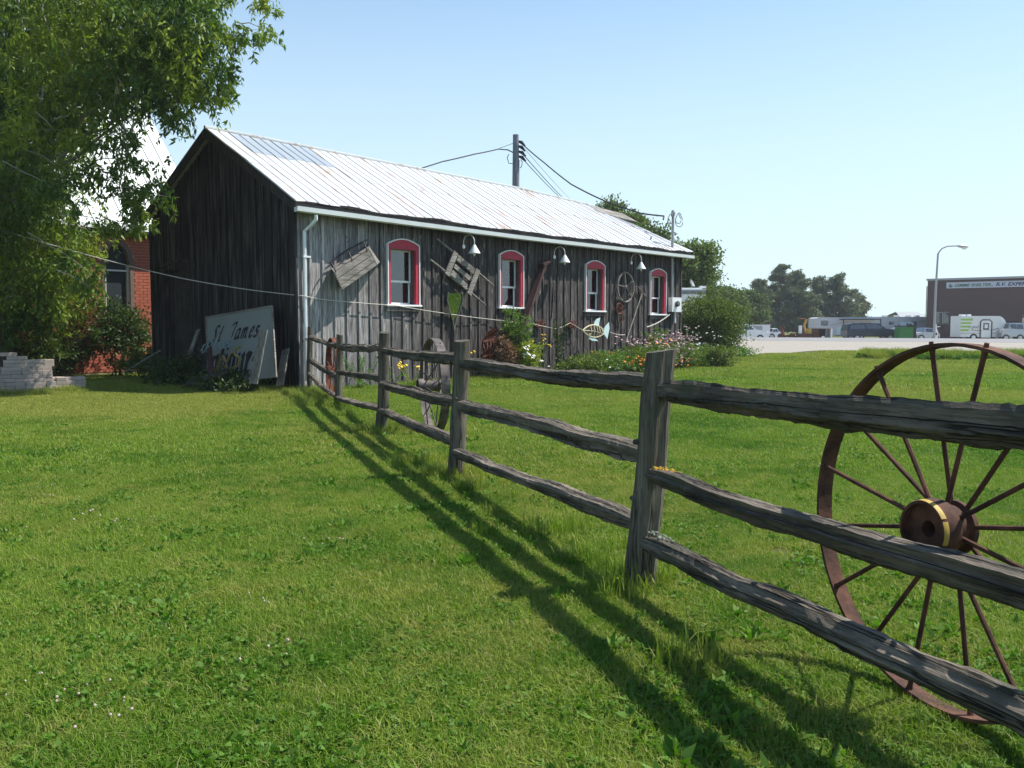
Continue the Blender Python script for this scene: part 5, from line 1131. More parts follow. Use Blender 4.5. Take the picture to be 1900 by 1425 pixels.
# ------------------------------------------------------------------ flower bed and plants along the wall
M['pinkf'] = paint('pink_phlox', (.52, .36, .38), .8, 0, .25, 9); M['whitef'] = paint('white_petals', (.72, .72, .70), .8); M['orangef'] = paint('orange_petals', (.70, .24, .03), .7, 0, .25, 9); M['yellowf'] = paint('yellow_petals', (.75, .50, .04), .7)
def bedpt(px, out): b = WL(px, 620, 0); return Vector((b.x, -out, 0))
def plantwall(px, out, py=None): q = BM @ bedpt(px, out); return q
def wallplant(name, px, out, **kw):
    q = plantwall(px, out); Y = q.y; py = 712.5 - F * math.tan(0) ; 
    kw['name'] = name; pxx = 950 + F * q.x / Y; return stemplant(px=pxx, py=600, Y=Y, **kw)
def wallshrub(name, px, out, w_, h, label, mat, n, leaf, seed, **kw):
    q = plantwall(px, out); return shrub(name, 950 + F * q.x / q.y, 600, q.y, w_, h, label, mat, n, leaf, seed, **kw)
M['featherleaf'] = foliage('feathery_leaves', (.07, .13, .03), (.12, .2, .05)); M['yellowleaf'] = foliage('yellow_green_leaves', (.15, .2, .02), (.3, .33, .04)); M['dryleaf'] = foliage('dry_seed_heads', (.12, .07, .04), (.28, .16, .1), None, .15)
wallshrub('feathery_plant', 926, .55, .95, 2.15, 'tall feathery bright green plant under the second window', M['featherleaf'], 4200, .075, 71, lift=.1, cat='plant')
wallshrub('yellow_green_plant', 930, 1.0, .85, 1.25, 'yellow-green leafy plant below the feathery one', M['yellowleaf'], 2600, .07, 72, cat='plant')
wallshrub('dry_plant', 902, .75, .7, 1.35, 'brown dried plant with seed heads below the mirror', M['dryleaf'], 2300, .06, 73, cat='plant', lift=.1)
H = Hung('rusty_harrow', 897, 640, 'rusty iron harrow of curled tines standing behind the dried plant', 'harrow'); r = random.Random(4)
for i in range(9):
    x = -.42 + i * .1; pts = [Vector((x + .05 * math.sin(b * 2 + i), -.42 - .05 * math.cos(b * 3), -.55 + b * .21 + .06 * i * (1 - i / 9))) for b in np.linspace(0, 4.2, 14)]; MB().tube(pts, .024, 5).build('tine', M['redrust'], H.root)
for z_ in (-.3, .1): MB().bar((-.5, -.42, z_), (.45, -.42, z_ + .1), .04, .04).build('bar', M['redrust'], H.root)
wallplant('tall_weed', 1020, .4, h=1.75, n=260, leaf=.12, mat=M['darkleaf'], label='tall dark stem plant against the wall between the two rusty ornaments', seed=74, spread=.22, stems=7)
wallplant('yellow_flower', 975, .6, h=1.25, n=50, leaf=.07, mat=M['grassleaf'], label='thin stemmed yellow flowers in front of the leaning dark board', seed=75, spread=.3, flower=M['yellowf'], stems=5, fsize=.035)
wallplant('daisy_plant', 960, .9, h=.75, n=50, leaf=.06, mat=M['grassleaf'], label='white daisies at the wall foot right of the yellow-green plant', seed=76, spread=.3, flower=M['whitef'], stems=5, fsize=.045)
wallplant('daisy_plant', 905, 1.35, h=.9, n=40, leaf=.06, mat=M['grassleaf'], label='white daisies in front of the brown dried plant', seed=77, spread=.25, flower=M['whitef'], stems=5, fsize=.045)
wallplant('yellow_flower', 735, .6, h=.62, n=60, leaf=.07, mat=M['yellowleaf'], label='low yellow flowers at the wall foot under the first window', seed=78, spread=.35, flower=M['yellowf'], stems=8, fsize=.04)
wallplant('yellow_flower', 840, .6, h=.95, n=40, leaf=.07, mat=M['yellowleaf'], label='yellow flowered stem beside the broad iron wheel', seed=79, spread=.12, flower=M['yellowf'], stems=3, fsize=.04)
wallplant('tall_weed', 645, .5, h=.8, n=120, leaf=.1, mat=M['grassleaf'], label='bushy green weed at the wall behind the first fence bay', seed=80, spread=.45, stems=12)
wallplant('tall_weed', 690, .6, h=.5, n=90, leaf=.1, mat=M['grassleaf'], label='low green weed at the wall behind the second fence bay', seed=81, spread=.5, stems=7)
wallshrub('garden_plant', 1190, .6, .9, 1.5, 'tall green garden plant by the wall left of the fourth window', M['featherleaf'], 1500, .09, 82, cat='plant')
k = 90
for px, out, w_, h, lb in ((1035, 1.1, 1.6, .62, 'low leafy mound at the left end of the flower bed'), (1075, 1.2, 1.8, .75, 'leafy mound with orange flowers below the wire fish'), (1115, 1.3, 1.9, .85, 'leafy mound in the middle of the flower bed'), (1160, 1.2, 1.9, .95, 'dense phlox mound right of the flower bed middle'), (1205, 1.1, 1.9, 1.0, 'phlox mound below the fourth window'), (1245, .9, 1.7, .85, 'green mound at the barn corner end of the flower bed'), (1262, 1.6, 1.6, .8, 'low bright green clump past the barn corner')):
    k += 1; o = wallshrub('flower_mound', px, out, w_, h, lb, M['bushleaf'] if k % 2 else M['featherleaf'], 3600, .085, k, cat='plant', group='mounds of the flower bed'); 
def blossoms(name, specs, mat, label, size, seed):
    r = random.Random(seed); mb = MB()
    for px, out, z_, n_, sx_, sz_ in specs:
        c = WL(px, 620, 0)
        for _ in range(int(n_ * .75)):
            p = Vector((c.x + r.gauss(0, sx_), -out + r.gauss(-.15, .25), max(.15, z_ + r.gauss(0, sz_)))); q = size * r.uniform(.6, 1.2)
            mb.lathe([(.001, q * .5), (q * .6, q * .35), (q, 0), (q * .4, -q * .3)], 6, Matrix.Translation(p) @ Euler((r.uniform(-.9, .3), r.uniform(-.6, .6), 0)).to_matrix().to_4x4(), cap=False)
    o = mb.build(name, mat, None); o.matrix_world = BM; tag(o, label, 'flowers', None, 'stuff')
blossoms('pink_blossoms', [(1110, 1.3, 1.0, 60, .35, .09), (1150, 1.5, .95, 90, .5, .16), (1185, 1.4, 1.0, 120, .6, .2), (1205, 1.2, 1.1, 60, .4, .2), (1165, 1.8, .55, 50, .4, .15)], M['pinkf'], 'pale pink phlox blossoms massed in the flower bed', .045, 3)
blossoms('orange_blossoms', [(1083, 2.1, .45, 26, .16, .07), (1060, 1.9, .4, 14, .2, .05), (1050, 1.3, .65, 8, .3, .05), (1140, 1.6, .98, 22, .2, .06), (1150, 2.2, .35, 16, .3, .07)], M['orangef'], 'orange blossoms low in the flower bed', .045, 4)
blossoms('white_blossoms', [(1225, 1.5, .8, 16, .6, .15), (1250, .8, 1.2, 14, .6, .2), (1000, 1.0, .3, 8, .5, .1), (1040, 1.9, .35, 8, .4, .1), (1275, .3, 1.2, 10, .5, .15)], M['whitef'], 'scattered white blossoms in the flower bed', .04, 5)
for px, py, Y, w_, h, lb, mt, sd2 in ((1300, 650, 38.5, 3.2, .55, 'low leafy weeds in front of the round bush', 'bushleaf', 1), (1350, 650, 39.5, 2.4, .45, 'dry low weeds between the round bush and the gravel', 'grassleaf', 2)):
    shrub('weed_patch', px, py, Y, w_, h, lb, M[mt], 3500, .09, 120 + sd2, 3, 0, 'weeds')
# ------------------------------------------------------------------ across the road
def pxm(Y): return Y / F
M['silver'] = paint('silver_car', (.42, .43, .45), .3, .5, .03, 3); M['navy'] = paint('dark_blue_car', (.03, .04, .06), .25, .3, .05, 3); M['whitecar'] = paint('white_car', (.72, .73, .74), .3, 0, .03, 3)
M['rvbody'] = paint('trailer_skin', (.46, .47, .50), .5, .1, .05, 2); M['rvwhite'] = paint('trailer_white', (.70, .71, .68), .45, 0, .05, 2); M['lime'] = paint('lime_green', (.28, .50, .10), .5); M['greenbin'] = paint('green_bin', (.03, .16, .035), .6); M['redlamp'] = paint('tail_lamp', (.4, .02, .02), .3); M['orange'] = paint('machine_orange', (.55, .26, .04), .6); M['redobj'] = paint('dull_red', (.30, .03, .04), .6)
def car(name, pxa, pxb, Y, label, body, h=1.45, kind='sedan', flip=False, zoff=0.):
    """side-on car filling picture columns pxa..pxb"""
    xa = at(pxa, 600, Y).x; xb = at(pxb, 600, Y).x; L_ = xb - xa; root = thing(name, ((xa + xb) / 2, Y, zoff), label, 'car', 0, 'cars parked across the road'); wd = 1.8; w_ = wd / 2
    if kind == 'sedan': P = [(-.5, .22), (-.5, .55), (-.44, .62), (-.30, .66), (-.17, .97), (.08, 1.0), (.22, .70), (.42, .62), (.49, .50), (.5, .22)]; G = [(-.27, .67), (-.165, .93), (.07, .95), (.19, .70)]
    elif kind == 'suv': P = [(-.5, .25), (-.5, .6), (-.47, .95), (-.38, 1.0), (.10, 1.0), (.22, .70), (.45, .62), (.5, .5), (.5, .25)]; G = [(-.45, .66), (-.43, .92), (.08, .95), (.19, .70)]
    else: P = [(-.5, .25), (-.5, .62), (-.12, .63), (-.08, .97), (.15, 1.0), (.25, .70), (.45, .62), (.5, .5), (.5, .25)]; G = [(-.07, .68), (-.05, .92), (.13, .95), (.21, .70)]
    s_ = -1 if flip else 1
    P = [(x * L_ * s_, z * h) for x, z in P]; G = [(x * L_ * s_, z * h) for x, z in G]; n = len(P); mb = MB(); vs = []
    for y, f in ((-w_, 1), (-w_ * .97, 1), (w_ * .97, 1), (w_, 1)):
        for x, z in P: tuck = .16 * max(0, z / h - .62) / .38; vs.append((x, y * (1 - tuck * 1.1), z))
    mb.add(vs, [tuple(range(n))[::-1], tuple(3*n+i for i in range(n))] + [(j*n+i, j*n+(i+1)%n, (j+1)*n+(i+1)%n, (j+1)*n+i) for j in range(3) for i in range(n)]); b_ = mb.build('body', body, root)
    for sy in (-1, 1):
        q = [Vector((x, sy * (w_ * (1 - .176 * max(0, z / h - .62) / .38) + .012), z)) for x, z in G]; mid = (G[1][0] * .5 + G[2][0] * .5)
        for a, b in ((0, .48), (.52, 1)):
            t0 = q[1].lerp(q[2], a); t1 = q[1].lerp(q[2], b); b0 = q[0].lerp(q[3], a); b1 = q[0].lerp(q[3], b); MB().add([b0, b1, t1, t0], [(0, 1, 2, 3)]).build('window', M['carglass'], root)
    iw = [i for i in range(n - 1) if P[i][1] > .6 * h and P[i+1][1] > .6 * h and abs(P[i][1] - P[i+1][1]) > .2 * h]
    for i in iw:
        (x0_, z0_), (x1_, z1_) = P[i], P[i+1]; dx = .02 * (1 if (x0_ + x1_) > 0 else -1); MB().add([Vector((lerp(x0_, x1_, t) + dx, y * w_ * (.8 if lerp(z0_, z1_, t) < .85 * h else .72), lerp(z0_, z1_, t) + .01)) for t, y in ((.12, -1), (.12, 1), (.9, 1), (.9, -1))], [(0, 1, 2, 3)]).build('windscreen', M['carglass'], root)
    for sx_ in (-.31, .31):
        for sy in (-1, 1):
            T_ = Matrix.Translation((sx_ * L_, sy * (w_ - .08), .33)) @ Matrix.Rotation(R(90), 4, 'X'); wl2 = MB().lathe([(.22, -.1), (.33, -.09), (.33, .09), (.22, .1)], 18, T_).build('wheel', M['black'], root); MB().lathe([(.2, -.105), (.2, .105)], 12, T_).build('rim', M['silver'], wl2)
    for sy in (-.7, .7): MB().box(.5 * L_ * s_ - .03, .5 * L_ * s_ + .03, sy * w_ - .15, sy * w_ + .15, .5 * h * .95, .58 * h).build('headlight', M['whitemetal'], root); MB().box(-.5 * L_ * s_ - .02, -.5 * L_ * s_ + .02, sy * w_ - .12, sy * w_ + .12, .55 * h, .62 * h).build('tail_light', M['redlamp'], root)
    for sy in (-1, 1): MB().box(.18 * L_ * s_ - .06, .18 * L_ * s_ + .06, min(sy * w_, sy * (w_ + .18)), max(sy * w_, sy * (w_ + .18)), .7 * h, .78 * h).build('mirror', body, root)
    return root
car('parked_car', 1338, 1422, 84, 'white car parked across the road just right of the round bush', M['whitecar'], 1.62, 'sedan')
car('parked_car', 1423, 1449, 95, 'low white car nose behind the white box trailer', M['whitecar'], 1.2, 'sedan')
car('parked_suv', 1566, 1664, 86, 'long dark blue wagon parked in front of the grey trailer', M['navy'], 1.72, 'suv')
car('parked_truck', 1656, 1712, 100, 'silver pickup mostly hidden behind the green bin', M['silver'], 1.9, 'truck', True)
car('parked_car', 1694, 1736, 84, 'silver car parked left of the street lamp foot', M['silver'], 1.3, 'sedan', True)
car('parked_suv', 1850, 1892, 86, 'silver car at the right edge behind the small camper', M['silver'], 1.75, 'suv', True)
def boxbody(mb, x0, x1, w_, z0, z1, r=.15, cut=None):
    P = [(x0, z0), (x1, z0), (x1, z1 - r), (x1 - r, z1), (x0 + r, z1), (x0, z1 - r)]; 
    if cut: P = cut
    return mb.prism(P, w_, Matrix.Translation((0, -w_ / 2, 0)))
def ytr(name, pxa, pxb, Y, label, z=0., cat='trailer', group=None):
    xa = at(pxa, 600, Y).x; xb = at(pxb, 600, Y).x; return thing(name, ((xa + xb) / 2, Y, z), label, cat, 0, group), (xb - xa) / 2
def wheels(root, xs, w_, r=.36):
    for x in xs:
        for sy in (-1, 1): T_ = Matrix.Translation((x, sy * (w_ / 2 - .1), r)) @ Matrix.Rotation(R(90), 4, 'X'); a = MB().lathe([(r * .6, -.12), (r, -.1), (r, .1), (r * .6, .12)], 16, T_).build('wheel', M['black'], root); MB().lathe([(r * .55, -.125), (r * .55, .125)], 10, T_).build('rim', M['white'], a)
# fifth wheel trailer with awning
Y = 96; root, hl = ytr('travel_trailer', 1507, 1622, Y, 'long grey fifth wheel trailer with a black awning frame behind the dark wagon', group='trailers on the sales lot'); S_ = Y / F
Z = lambda py, Y=Y: at(1600, py, Y).z
boxbody(MB(), 0, 0, 2.4, 0, 0, cut=[(-hl, Z(609)), (-hl * .52, Z(609)), (-hl * .5, Z(622)), (hl, Z(622)), (hl, Z(589)), (-hl + .3, Z(589)), (-hl, Z(591))]).build('body', M['rvbody'], root)
for a, b, t_, u in ((1516, 1529, 595, 604), (1558, 1577, 599, 609), (1588, 1608, 599, 607)): xa = at(a, 600, Y).x - root.location.x; xb = at(b, 600, Y).x - root.location.x; MB().box(xa, xb, -1.23, -1.18, Z(u), Z(t_)).build('window', M['carglass'], root)
xa = at(1550, 600, Y).x - root.location.x; xb = at(1617, 600, Y).x - root.location.x
MB().box(xa, xb, -2.4, -1.2, Z(593.5), Z(592)).build('awning', M['dark'], root)
for x in (xa, xb): MB().tube([(x, -2.38, 0.1), (x, -2.38, Z(592.5))], .06, 6).build('awning_post', M['dark'], root)
MB().box(xa - .3, xb, -1.24, -1.19, Z(621), Z(607)).build('skirt_panel', M['bluefin'], root)
mb = MB(); mb.add([(-hl + 1.4, -1.235, Z(603)), (-hl + 3.4, -1.235, Z(597)), (-hl + 3.4, -1.235, Z(598.5)), (-hl + 1.5, -1.235, Z(604))], [(0, 1, 2, 3)]); mb.build('stripe', M['grey'], root)
wheels(root, (hl * .25, hl * .45), 2.4)
Y = 104; root, hl = ytr('travel_trailer', 1614, 1722, Y, 'long grey trailer with three small windows between the awning trailer and the brick building', group='trailers on the sales lot')
boxbody(MB(), -hl, hl, 2.5, Z(621, Y), Z(588, Y)).build('body', M['rvbody'], root)
for a in (1641, 1662, 1682): xa = at(a, 600, Y).x - root.location.x; MB().box(xa, xa + .6, -1.28, -1.22, Z(602, Y), Z(596.5, Y)).build('window', M['carglass'], root)
mb = MB(); mb.add([(hl - 2.2, -1.265, Z(600, Y)), (hl - .4, -1.265, Z(590, Y)), (hl - .1, -1.265, Z(590, Y)), (hl - .1, -1.265, Z(594, Y))], [(0, 1, 2, 3)]); mb.build('stripe', M['grey'], root)
for x in (-hl * .5, -hl * .1, hl * .3, hl * .6): MB().box(x - .2, x + .2, -.3, .3, Z(588, Y), Z(588, Y) + .18).build('roof_vent', M['white'], root)
wheels(root, (0, .9), 2.5)
Y = 110; root, hl = ytr('low_building', 1668, 1718, Y, 'grey roofed low building peeking over the long trailer', cat='building')
MB().box(-hl, hl, 0, 4, 0, Z(590, Y)).build('wall', M['rvbody'], root); MB().add([(-hl, -.2, Z(588, Y)), (hl, -.2, Z(588, Y)), (hl, 2.4, Z(578, Y)), (-hl + .6, 2.4, Z(578, Y)), (-hl, 5, Z(588, Y)), (hl, 5, Z(588, Y))], [(0, 1, 2, 3), (3, 2, 5, 4)]).build('roof', M['grey'], root)
# white box trailer, machines
Y = 90; root, hl = ytr('box_trailer', 1388, 1424, Y, 'white enclosed box trailer parked behind the white car')
MB().box(-hl, hl, -1, 1, .45, Z(603, Y)).build('body', M['whitecar'], root); MB().box(-hl - .05, hl + .05, -1.05, 1.05, Z(603, Y), Z(602, Y)).build('roof', M['rvbody'], root); MB().box(-hl, hl - .8, -1.03, -1.0, Z(613, Y), Z(605, Y)).build('side_panel', M['grey'], root); wheels(root, (0,), 2, .33)
Y = 84; root, hl = ytr('rusty_implement', 1444, 1478, Y, 'dark red rusty farm implement with a curved seat between trees and pickup trailer', cat='implement')
MB().bar((-hl, 0, .55), (hl, 0, .45), .2, .18).build('frame', M['rust'], root); MB().tube([(-.35, 0, .5), (-.5, 0, 1.1), (-.4, 0, 1.5)], .16, 8).build('seat', M['redrust'], root); MB().bar((-hl, -.3, .4), (hl, -.3, .75), .05, .12).build('drawbar', M['rust'], root)
for x in (-hl * .6, hl * .5): T_ = Matrix.Translation((x, 0, .38)) @ Matrix.Rotation(R(90), 4, 'X'); MB().lathe([(.38, -.05), (.38, .05)], 16, T_).build('wheel', M['rust'], root)
root, hl = ytr('digging_machine', 1480, 1506, Y, 'small orange digging machine with its boom upright beside the trailer front', cat='machine')
MB().box(-hl, hl, -.4, .4, .2, .75).build('body', M['rust'], root); MB().tube([(.15, 0, .7), (-.05, 0, 1.5), (.15, 0, 2.1)], .10, 6).build('boom', M['orange'], root); MB().tube([(.15, 0, 2.1), (-.6, 0, 2.15)], .07, 6).build('stick', M['redrust'], root); MB().box(.3, .6, -.2, .2, .7, 1.2).build('seat', M['yellow'], root); MB().box(-.5, -.3, -.2, .2, .7, 1.5).build('panel', M['whitemetal'], root)
root, hl = ytr('utility_trailer', 1506, 1540, 85, 'low grey flat roofed carrier in front of the awning trailer nose')
MB().box(-hl, hl, -.7, .7, Z(609.5, 85), Z(607.5, 85)).build('roof', M['grey'], root); MB().box(hl - .15, hl, -.7, .7, .3, Z(609.5, 85)).build('side_panel', M['whitemetal'], root); MB().box(-hl, -hl + .5, -.7, .7, .3, Z(609.5, 85)).build('side_panel', M['rust'], root); MB().box(-hl + .5, hl - .2, .5, .6, .3, Z(610, 85)).build('back_panel', M['dark'], root); wheels(root, (0,), 1.4, .33)
root, hl = ytr('rubbish_bin', 1664, 1689, 83, 'dark green rubbish bin between the dark wagon and silver car', cat='bin')
MB().prism([(-hl, .25), (hl, .25), (hl + .06, 1.35), (-hl + .1, 1.35)], 1.2, Matrix.Translation((0, -.6, 0))).build('body', M['greenbin'], root); MB().prism([(-hl + .05, 1.36), (hl + .08, 1.36), (hl + .08, 1.42), (-hl + .1, 1.5)], 1.25, Matrix.Translation((0, -.62, 0))).build('lid', M['dark'], root)
root, hl = ytr('rubbish_bin', 1686, 1697, 83.5, 'black rubbish bin right of the green bin', cat='bin')
MB().box(-hl, hl, -.4, .4, .2, 1.5).build('body', M['dark'], root); MB().box(-hl - .03, hl + .03, -.43, .43, 1.5, 1.58).build('lid', M['black'], root)
# the brick business building with its sign
M['bbrick'] = NT('brown_brick'); m = M['bbrick']; v = m.coord('Object'); bt = m.n('ShaderNodeTexBrick'); bt.inputs['Scale'].default_value = 4; bt.inputs['Color1'].default_value = (.085, .05, .048, 1); bt.inputs['Color2'].default_value = (.11, .065, .06, 1); bt.inputs['Mortar'].default_value = (.13, .10, .10, 1); mp = m.coord('Object', (1, 1, 1))
cx3 = m.n('ShaderNodeSeparateXYZ'); m.l(v, cx3.inputs[0]); cb = m.n('ShaderNodeCombineXYZ'); m.l(cx3.outputs[0], cb.inputs[0]); m.l(cx3.outputs[2], cb.inputs[1]); m.l(cb.outputs[0], bt.inputs['Vector']); m.col(m.mix(m.math('MULTIPLY', m.noise(v, .6, 3), .5), bt.outputs['Color'], (.07, .045, .045))); m.set(.9); M['bbrick'] = m.m
Y = 100; x0_ = at(1719, 600, Y).x; BA = R(-36.5); bld = thing('brick_building', (x0_, Y, 0), 'flat roofed brown brick building with a long white shop sign', 'building', BA)
BB = Matrix.Translation((x0_, Y, 0)) @ Matrix.Rotation(BA, 4, 'Z'); BBI = BB.inverted()
def fc(px, py): o = BBI @ Vector((0, 0, EYE)); d = BBI.to_3x3() @ ray(px, py); return o + d * (-o.y / d.y)     # on the shop front
ZT = fc(1719, 521).z
MB().box(0, 40, 0, 16, 0, ZT).build('wall', M['bbrick'], bld); MB().box(-.12, 40.1, -.12, 16.1, ZT, ZT + .22).build('parapet_cap', M['grey'], bld)
def bwin(xa, xb, ya, yb, mt):
    p, q = fc(xa, ya), fc(xb, ya); zb = fc((xa + xb) / 2, yb).z; zt = fc((xa + xb) / 2, ya).z; w_ = MB().box(p.x, q.x, -.05, .0, zb, zt).build('window', mt, bld); MB().box(p.x - .06, q.x + .06, -.1, 0, zb - .12, zb).build('sill', M['stone'], w_)
    MB().box((p.x + q.x) / 2 - .03, (p.x + q.x) / 2 + .03, -.07, -.05, zb, zt).build('frame', M['grey'], w_); MB().box(p.x, q.x, -.07, -.05, zt - .07, zt).build('frame', M['grey'], w_)
bwin(1738, 1761, 579, 600, M['glass']); bwin(1897, 1925, 585, 604, M['glass'])
MB().box(fc(1864, 600).x, fc(1890, 600).x, -.06, .02, .0, fc(1870, 596).z).build('door', M['dark'], bld)
M['signblue'] = paint('sign_panel', (.50, .54, .62), .5, 0, .04, 1); M['letg'] = paint('green_letters', (.05, .15, .10), .6); M['letb'] = paint('blue_letters', (.03, .04, .12), .6)
s0 = fc(1757, 525).x; zlo, zhi = fc(1757, 535.3).z, fc(1757, 524.8).z; sgn = MB().box(s0, s0 + 21, -.22, -.02, zlo, zhi).build('sign_board', M['signblue'], bld)
mb = MB(); mb.box(s0 - .04, s0 + 21.04, -.24, -.01, zhi, zhi + .05); mb.build('sign_frame', M['grey'], sgn)
def text(body, size, x, z, y, mat, parent, shear=0., name='lettering', ox=.03, wide=None):
    c = bpy.data.curves.new(name, 'FONT'); c.body = body; c.size = size; c.extrude = .008; c.shear = shear; c.offset = ox * size * .6
    o = bpy.data.objects.new(name, c); COL.objects.link(o); bpy.context.view_layer.update(); dg = bpy.context.evaluated_depsgraph_get(); me = bpy.data.meshes.new_from_object(o.evaluated_get(dg)); bpy.data.objects.remove(o)
    me.materials.clear(); w0 = max(v.co.x for v in me.vertices) - min(v.co.x for v in me.vertices); o = link(name, me, mat, parent); o.rotation_euler = (R(90), 0, 0); o.location = (x, y, z); o.scale = ((wide / w0) if wide else 1, 1, 1); return o
zb_ = lerp(zlo, zhi, .24); hs = zhi - zlo; text('GIMME SHELTER', hs * .74, fc(1771, 530).x, zb_, -.24, M['letg'], sgn, .3, wide=fc(1838, 530).x - fc(1771, 530).x); text('TM', hs * .2, fc(1839.5, 530).x, zb_, -.24, M['letb'], sgn, 0); a_ = fc(1848, 530).x; text('R.V. EXPERTS', hs * .82, a_, zb_, -.24, M['letb'], sgn, .25, ox=.05, wide=(fc(1900, 530).x - a_) * 1.32)
mb = MB(); lx = fc(1761, 530).x; k_ = hs * .9
for a, b in (((.05, .42), (.4, .75)), ((.05, .42), (.35, .1)), ((.35, .1), (.7, .42)), ((.7, .42), (.35, .38))): mb.bar((lx + a[0] * k_, -.24, zlo + .05 + a[1] * k_), (lx + b[0] * k_, -.24, zlo + .05 + b[1] * k_), .02, .11, (0, 0, 1) if abs(a[1] - b[1]) < .2 else (1, 0, 0))
mb.build('logo', M['letg'], sgn)
MB().tube([(-.06, -.05, 0), (-.06, -.05, ZT - .6)], .05, 6).build('drainpipe', M['stone'], bld)
# small rounded camper
Y = 87; root, hl = ytr('small_camper', 1773, 1857, Y, 'small rounded cream camper with lime stripes in front of the brick building', cat='trailer', group='trailers on the sales lot'); zb0, zt0 = Z(627, Y), Z(586.5, Y); hh = zt0 - zb0
P = [(-hl, zb0 + .1), (hl * .80, zb0 + .1)] + [(hl * (.62 + .38 * math.cos(a)), zb0 + hh * .5 + hh * .5 * math.sin(a)) for a in np.linspace(-.9, math.pi / 2, 10)] + [(-hl, zt0)]
MB().prism(P, 2.0, Matrix.Translation((0, -1, 0))).build('body', M['rvwhite'], root)
P2 = [(hl * (.62 + r_ * math.cos(a)), zb0 + hh * .5 + hh * (.5 if r_ > .3 else .44) * math.sin(a)) for r_, rg in ((.385, np.linspace(-.9, 1.45, 10)), (.22, np.linspace(1.45, -.9, 10))) for a in rg]
MB().prism(P2, 2.04, Matrix.Translation((0, -1.02, 0))).build('front_cap', M['white'], root)
for i in range(4): z_ = zt0 - .25 - i * .34; MB().box(-hl - .0, -hl + 1.15 - .12 * i, -1.012, -1.0, z_ - .19, z_).build('stripe', M['lime'], root)
dx0, dx1 = at(1809, 600, Y).x - root.location.x, at(1830, 600, Y).x - root.location.x; dz0, dz1 = Z(628, Y), Z(593.5, Y)
d_ = MB().box(dx0 + .1, dx1 - .1, -1.03, -1.0, dz0 + .1, dz1 - .1).build('door', M['white'], root); mb = MB()
mb.tube([(dx0, -1.03, dz0), (dx0, -1.03, dz1 - .2), (dx0 + .2, -1.03, dz1), (dx1 - .2, -1.03, dz1), (dx1, -1.03, dz1 - .2), (dx1, -1.03, dz0)], .05, 6); mb.build('door_frame', M['dark'], d_); MB().box((dx0 + dx1) / 2 - .28, (dx0 + dx1) / 2 + .28, -1.045, -1.03, dz0 + .85, dz1 - .3).build('door_window', M['carglass'], d_)
MB().box((dx0 + dx1) / 2 - .16, (dx0 + dx1) / 2 + .16, -1.055, -1.045, dz0 + 1.0, dz1 - .45).build('notice', M['whitemetal'], d_)
text('r-pod', .42, at(1788, 600, Y).x - root.location.x, Z(609, Y), -1.02, M['grey'], root, .2)
mb = MB(); mb.tube([(dx0 - .9, -1.01, Z(612, Y)), (dx0, -1.01, Z(613.5, Y)), (dx1, -1.01, Z(612.5, Y)), (dx1 + .7, -1.01, Z(609, Y))], .025, 5); mb.build('swoosh', M['dark'], root)
MB().box(-hl, hl * .75, -1.015, -.99, Z(618.6, Y), Z(617.6, Y)).build('rub_rail', M['grey'], root); wheels(root, (-hl * .42,), 2.0, .36)
for px in (1786, 1794): x = at(px, 600, Y).x - root.location.x; MB().box(x - .25, x + .25, -.3, .3, zt0, zt0 + .16).build('roof_vent', M['white'], root)
root, hl = ytr('red_canister', 1764, 1770, 88, 'small dull red container left of the cream camper', cat='container'); MB().lathe([(.001, .2), (hl, .2), (hl, 1.3), (hl * .6, 1.55), (.001, 1.6)], 12, None, cap=False).build('tank', M['redobj'], root, True); MB().box(-.08, .08, -.08, .08, 1.58, 1.75).build('cap', M['dark'], root)
root, hl = ytr('white_marker', 1733, 1740, 80, 'small white black-marked roadside figure board at the street lamp foot', cat='figure board'); z0_ = Z(627, 80)
MB().prism([(-.2, .2), (.2, .2), (.24, .9), (.1, 1.25), (.08, 1.6), (-.06, 1.7), (-.1, 1.3), (-.22, .9)], .1, None).build('board', M['white'], root); MB().lathe([(.13, 0), (.13, .02)], 12, Matrix.Translation((.02, 0, .75)) @ Matrix.Rotation(R(90), 4, 'X')).build('spot', M['black'], root); MB().bar((.0, .05, 1.35), (.42, .05, 1.42), .04, .06).build('arm', M['white'], root)
# street lamp
Y = 72; b = at(1733, 627, Y); lampo = thing('street_lamp', (b.x, b.y, zg(b.x, b.y)), 'tall grey street lamp with a curved arm beside the road', 'street lamp'); LP = lambda px, py: at(px, py, Y) - lampo.location
MB().tube([Vector((0, 0, -.2)), LP(1736, 540), LP(1740.5, 470)], [.11, .09, .07], 10).build('pole', M['grey'], lampo, True)
MB().tube([LP(1740.5, 475), LP(1742, 468), LP(1748, 461), LP(1758, 457), LP(1776, 456)], .055, 8).build('arm', M['grey'], lampo, True)
hd = MB().lathe([(.001, -.5), (.10, -.42), (.16, -.1), (.17, .2), (.08, .45), (.001, .5)], 12, Matrix.Translation(LP(1786, 457)) @ Matrix.Rotation(R(-86), 4, 'Y') @ Matrix.Scale(.75, 4, (1, 0, 0)), cap=False).build('lamp_head', M['grey'], lampo, True)
MB().lathe([(.001, -.16), (.1, -.12), (.15, 0), (.15, .03)], 12, Matrix.Translation(LP(1789, 459.5)) @ Matrix.Scale(1.6, 4, (1, 0, 0)), cap=False).build('lens', M['whitemetal'], hd, True)
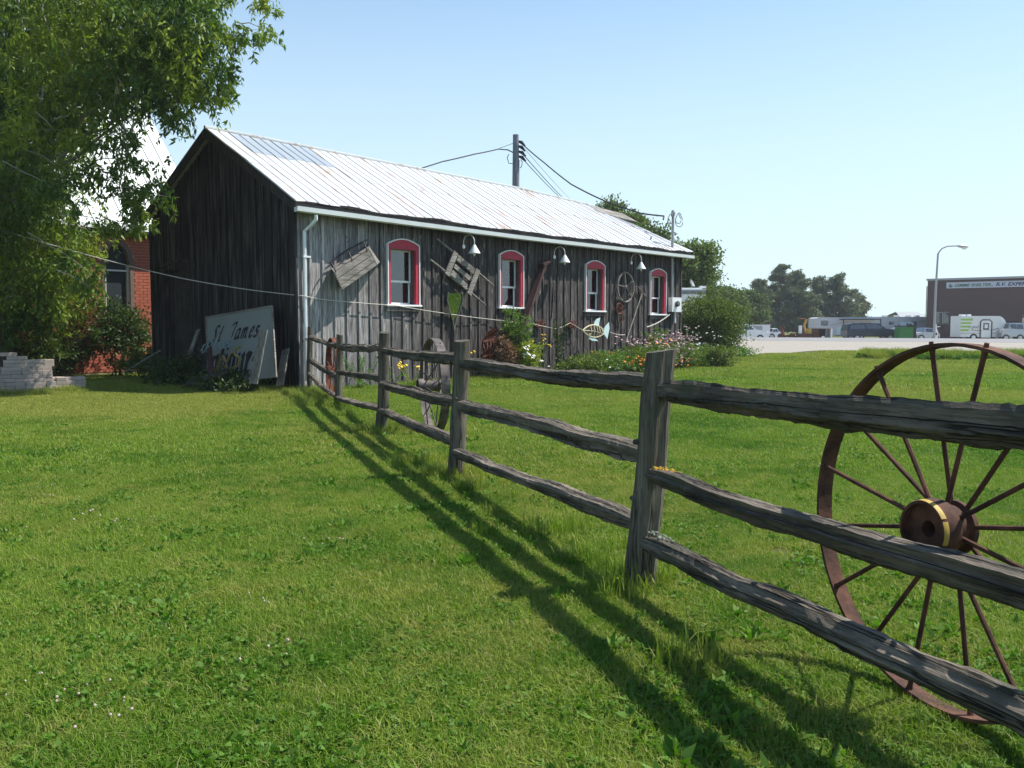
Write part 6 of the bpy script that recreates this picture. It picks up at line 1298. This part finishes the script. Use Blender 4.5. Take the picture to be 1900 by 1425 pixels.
# motorhome top with dish beyond the barn corner
Y = 58; root, hl = ytr('motorhome', 1256, 1302, Y, 'white motorhome roof with a satellite dish showing between the barn end and round bush'); MB().box(-hl, hl, -1.1, 1.1, .6, Z(538, Y)).build('body', M['whitecar'], root); MB().box(-hl + .1, hl - .2, -.9, .9, Z(538, Y), Z(535, Y)).build('roof', M['white'], root); MB().box(-hl, hl, -1.12, -1.1, Z(547, Y), Z(540, Y)).build('window_band', M['carglass'], root)
MB().lathe([(.001, -.02), (.18, .02), (.28, .12), (.27, .13), (.001, .0)], 14, Matrix.Translation((.0, -.3, Z(527, Y))) @ Matrix.Rotation(R(60), 4, 'Y'), cap=False).build('dish', M['white'], root); MB().tube([(.05, -.3, Z(535, Y)), (.05, -.3, Z(528, Y))], .04, 6).build('dish_post', M['grey'], root); MB().box(.6, 1.0, -.3, .3, Z(535, Y), Z(531, Y)).build('roof_vent', M['white'], root); wheels(root, (-hl * .5, hl * .5), 2.2)
# a pile of stacked panels lying on the roof near the ridge
q = hitp(1124, 392, 1, 2.9); pt_ = thing('roof_board', BM @ q, 'warped grey board lying on the roof near the far ridge end', 'board', ANG); MB().bar((-1.3, .1, .06), (1.3, -.25, -.16), .9, .04, (0, -.5, 1)).build('board', M['greywood'], pt_)
# lichen on the rails at the nearest post
r = random.Random(2)
for (py, mt, nm, nn2) in ((874, 'lichen', 'lichen', 60), (990, 'lichen2', 'lichen', 30)):
    c = onpost(4, py) - FO; mb = MB(); dirr = (posts[5][0] - posts[4][0]).normalized()
    for _ in range(nn2):
        p = c + dirr * r.uniform(.10, .34) + Vector((0, 0, (.040 if mt == 'lichen' else .036) + r.uniform(-.006, .003))) + Vector((-dirr.y, dirr.x, 0)) * r.uniform(-.03, .03); q_ = r.uniform(.5, 1.1); mb.lathe([(.001, .004 * q_), (.006 * q_, .003 * q_), (.010 * q_, -.004)], 6, Matrix.Translation(p), cap=False)
    mb.build(nm, M[mt], fence, kind='stuff')
bpy.context.view_layer.update()

# summer haze: one closed box of thin air round everything
hz = MB().box(-260, 420, -40, 420, -1.2, 24).build('haze', None, None); hz['kind'] = 'stuff'; tag(hz, 'thin pale summer haze lying over the whole place', 'haze')
hm = bpy.data.materials.new('haze_air'); hm.use_nodes = True; ht = hm.node_tree; ht.nodes.clear(); ho = ht.nodes.new('ShaderNodeOutputMaterial'); hv = ht.nodes.new('ShaderNodeVolumePrincipled'); hv.inputs['Color'].default_value = (.93, .96, 1, 1); hv.inputs['Density'].default_value = .00045; hv.inputs['Anisotropy'].default_value = .3
ht.links.new(hv.outputs[0], ho.inputs['Volume']); hz.data.materials.append(hm)
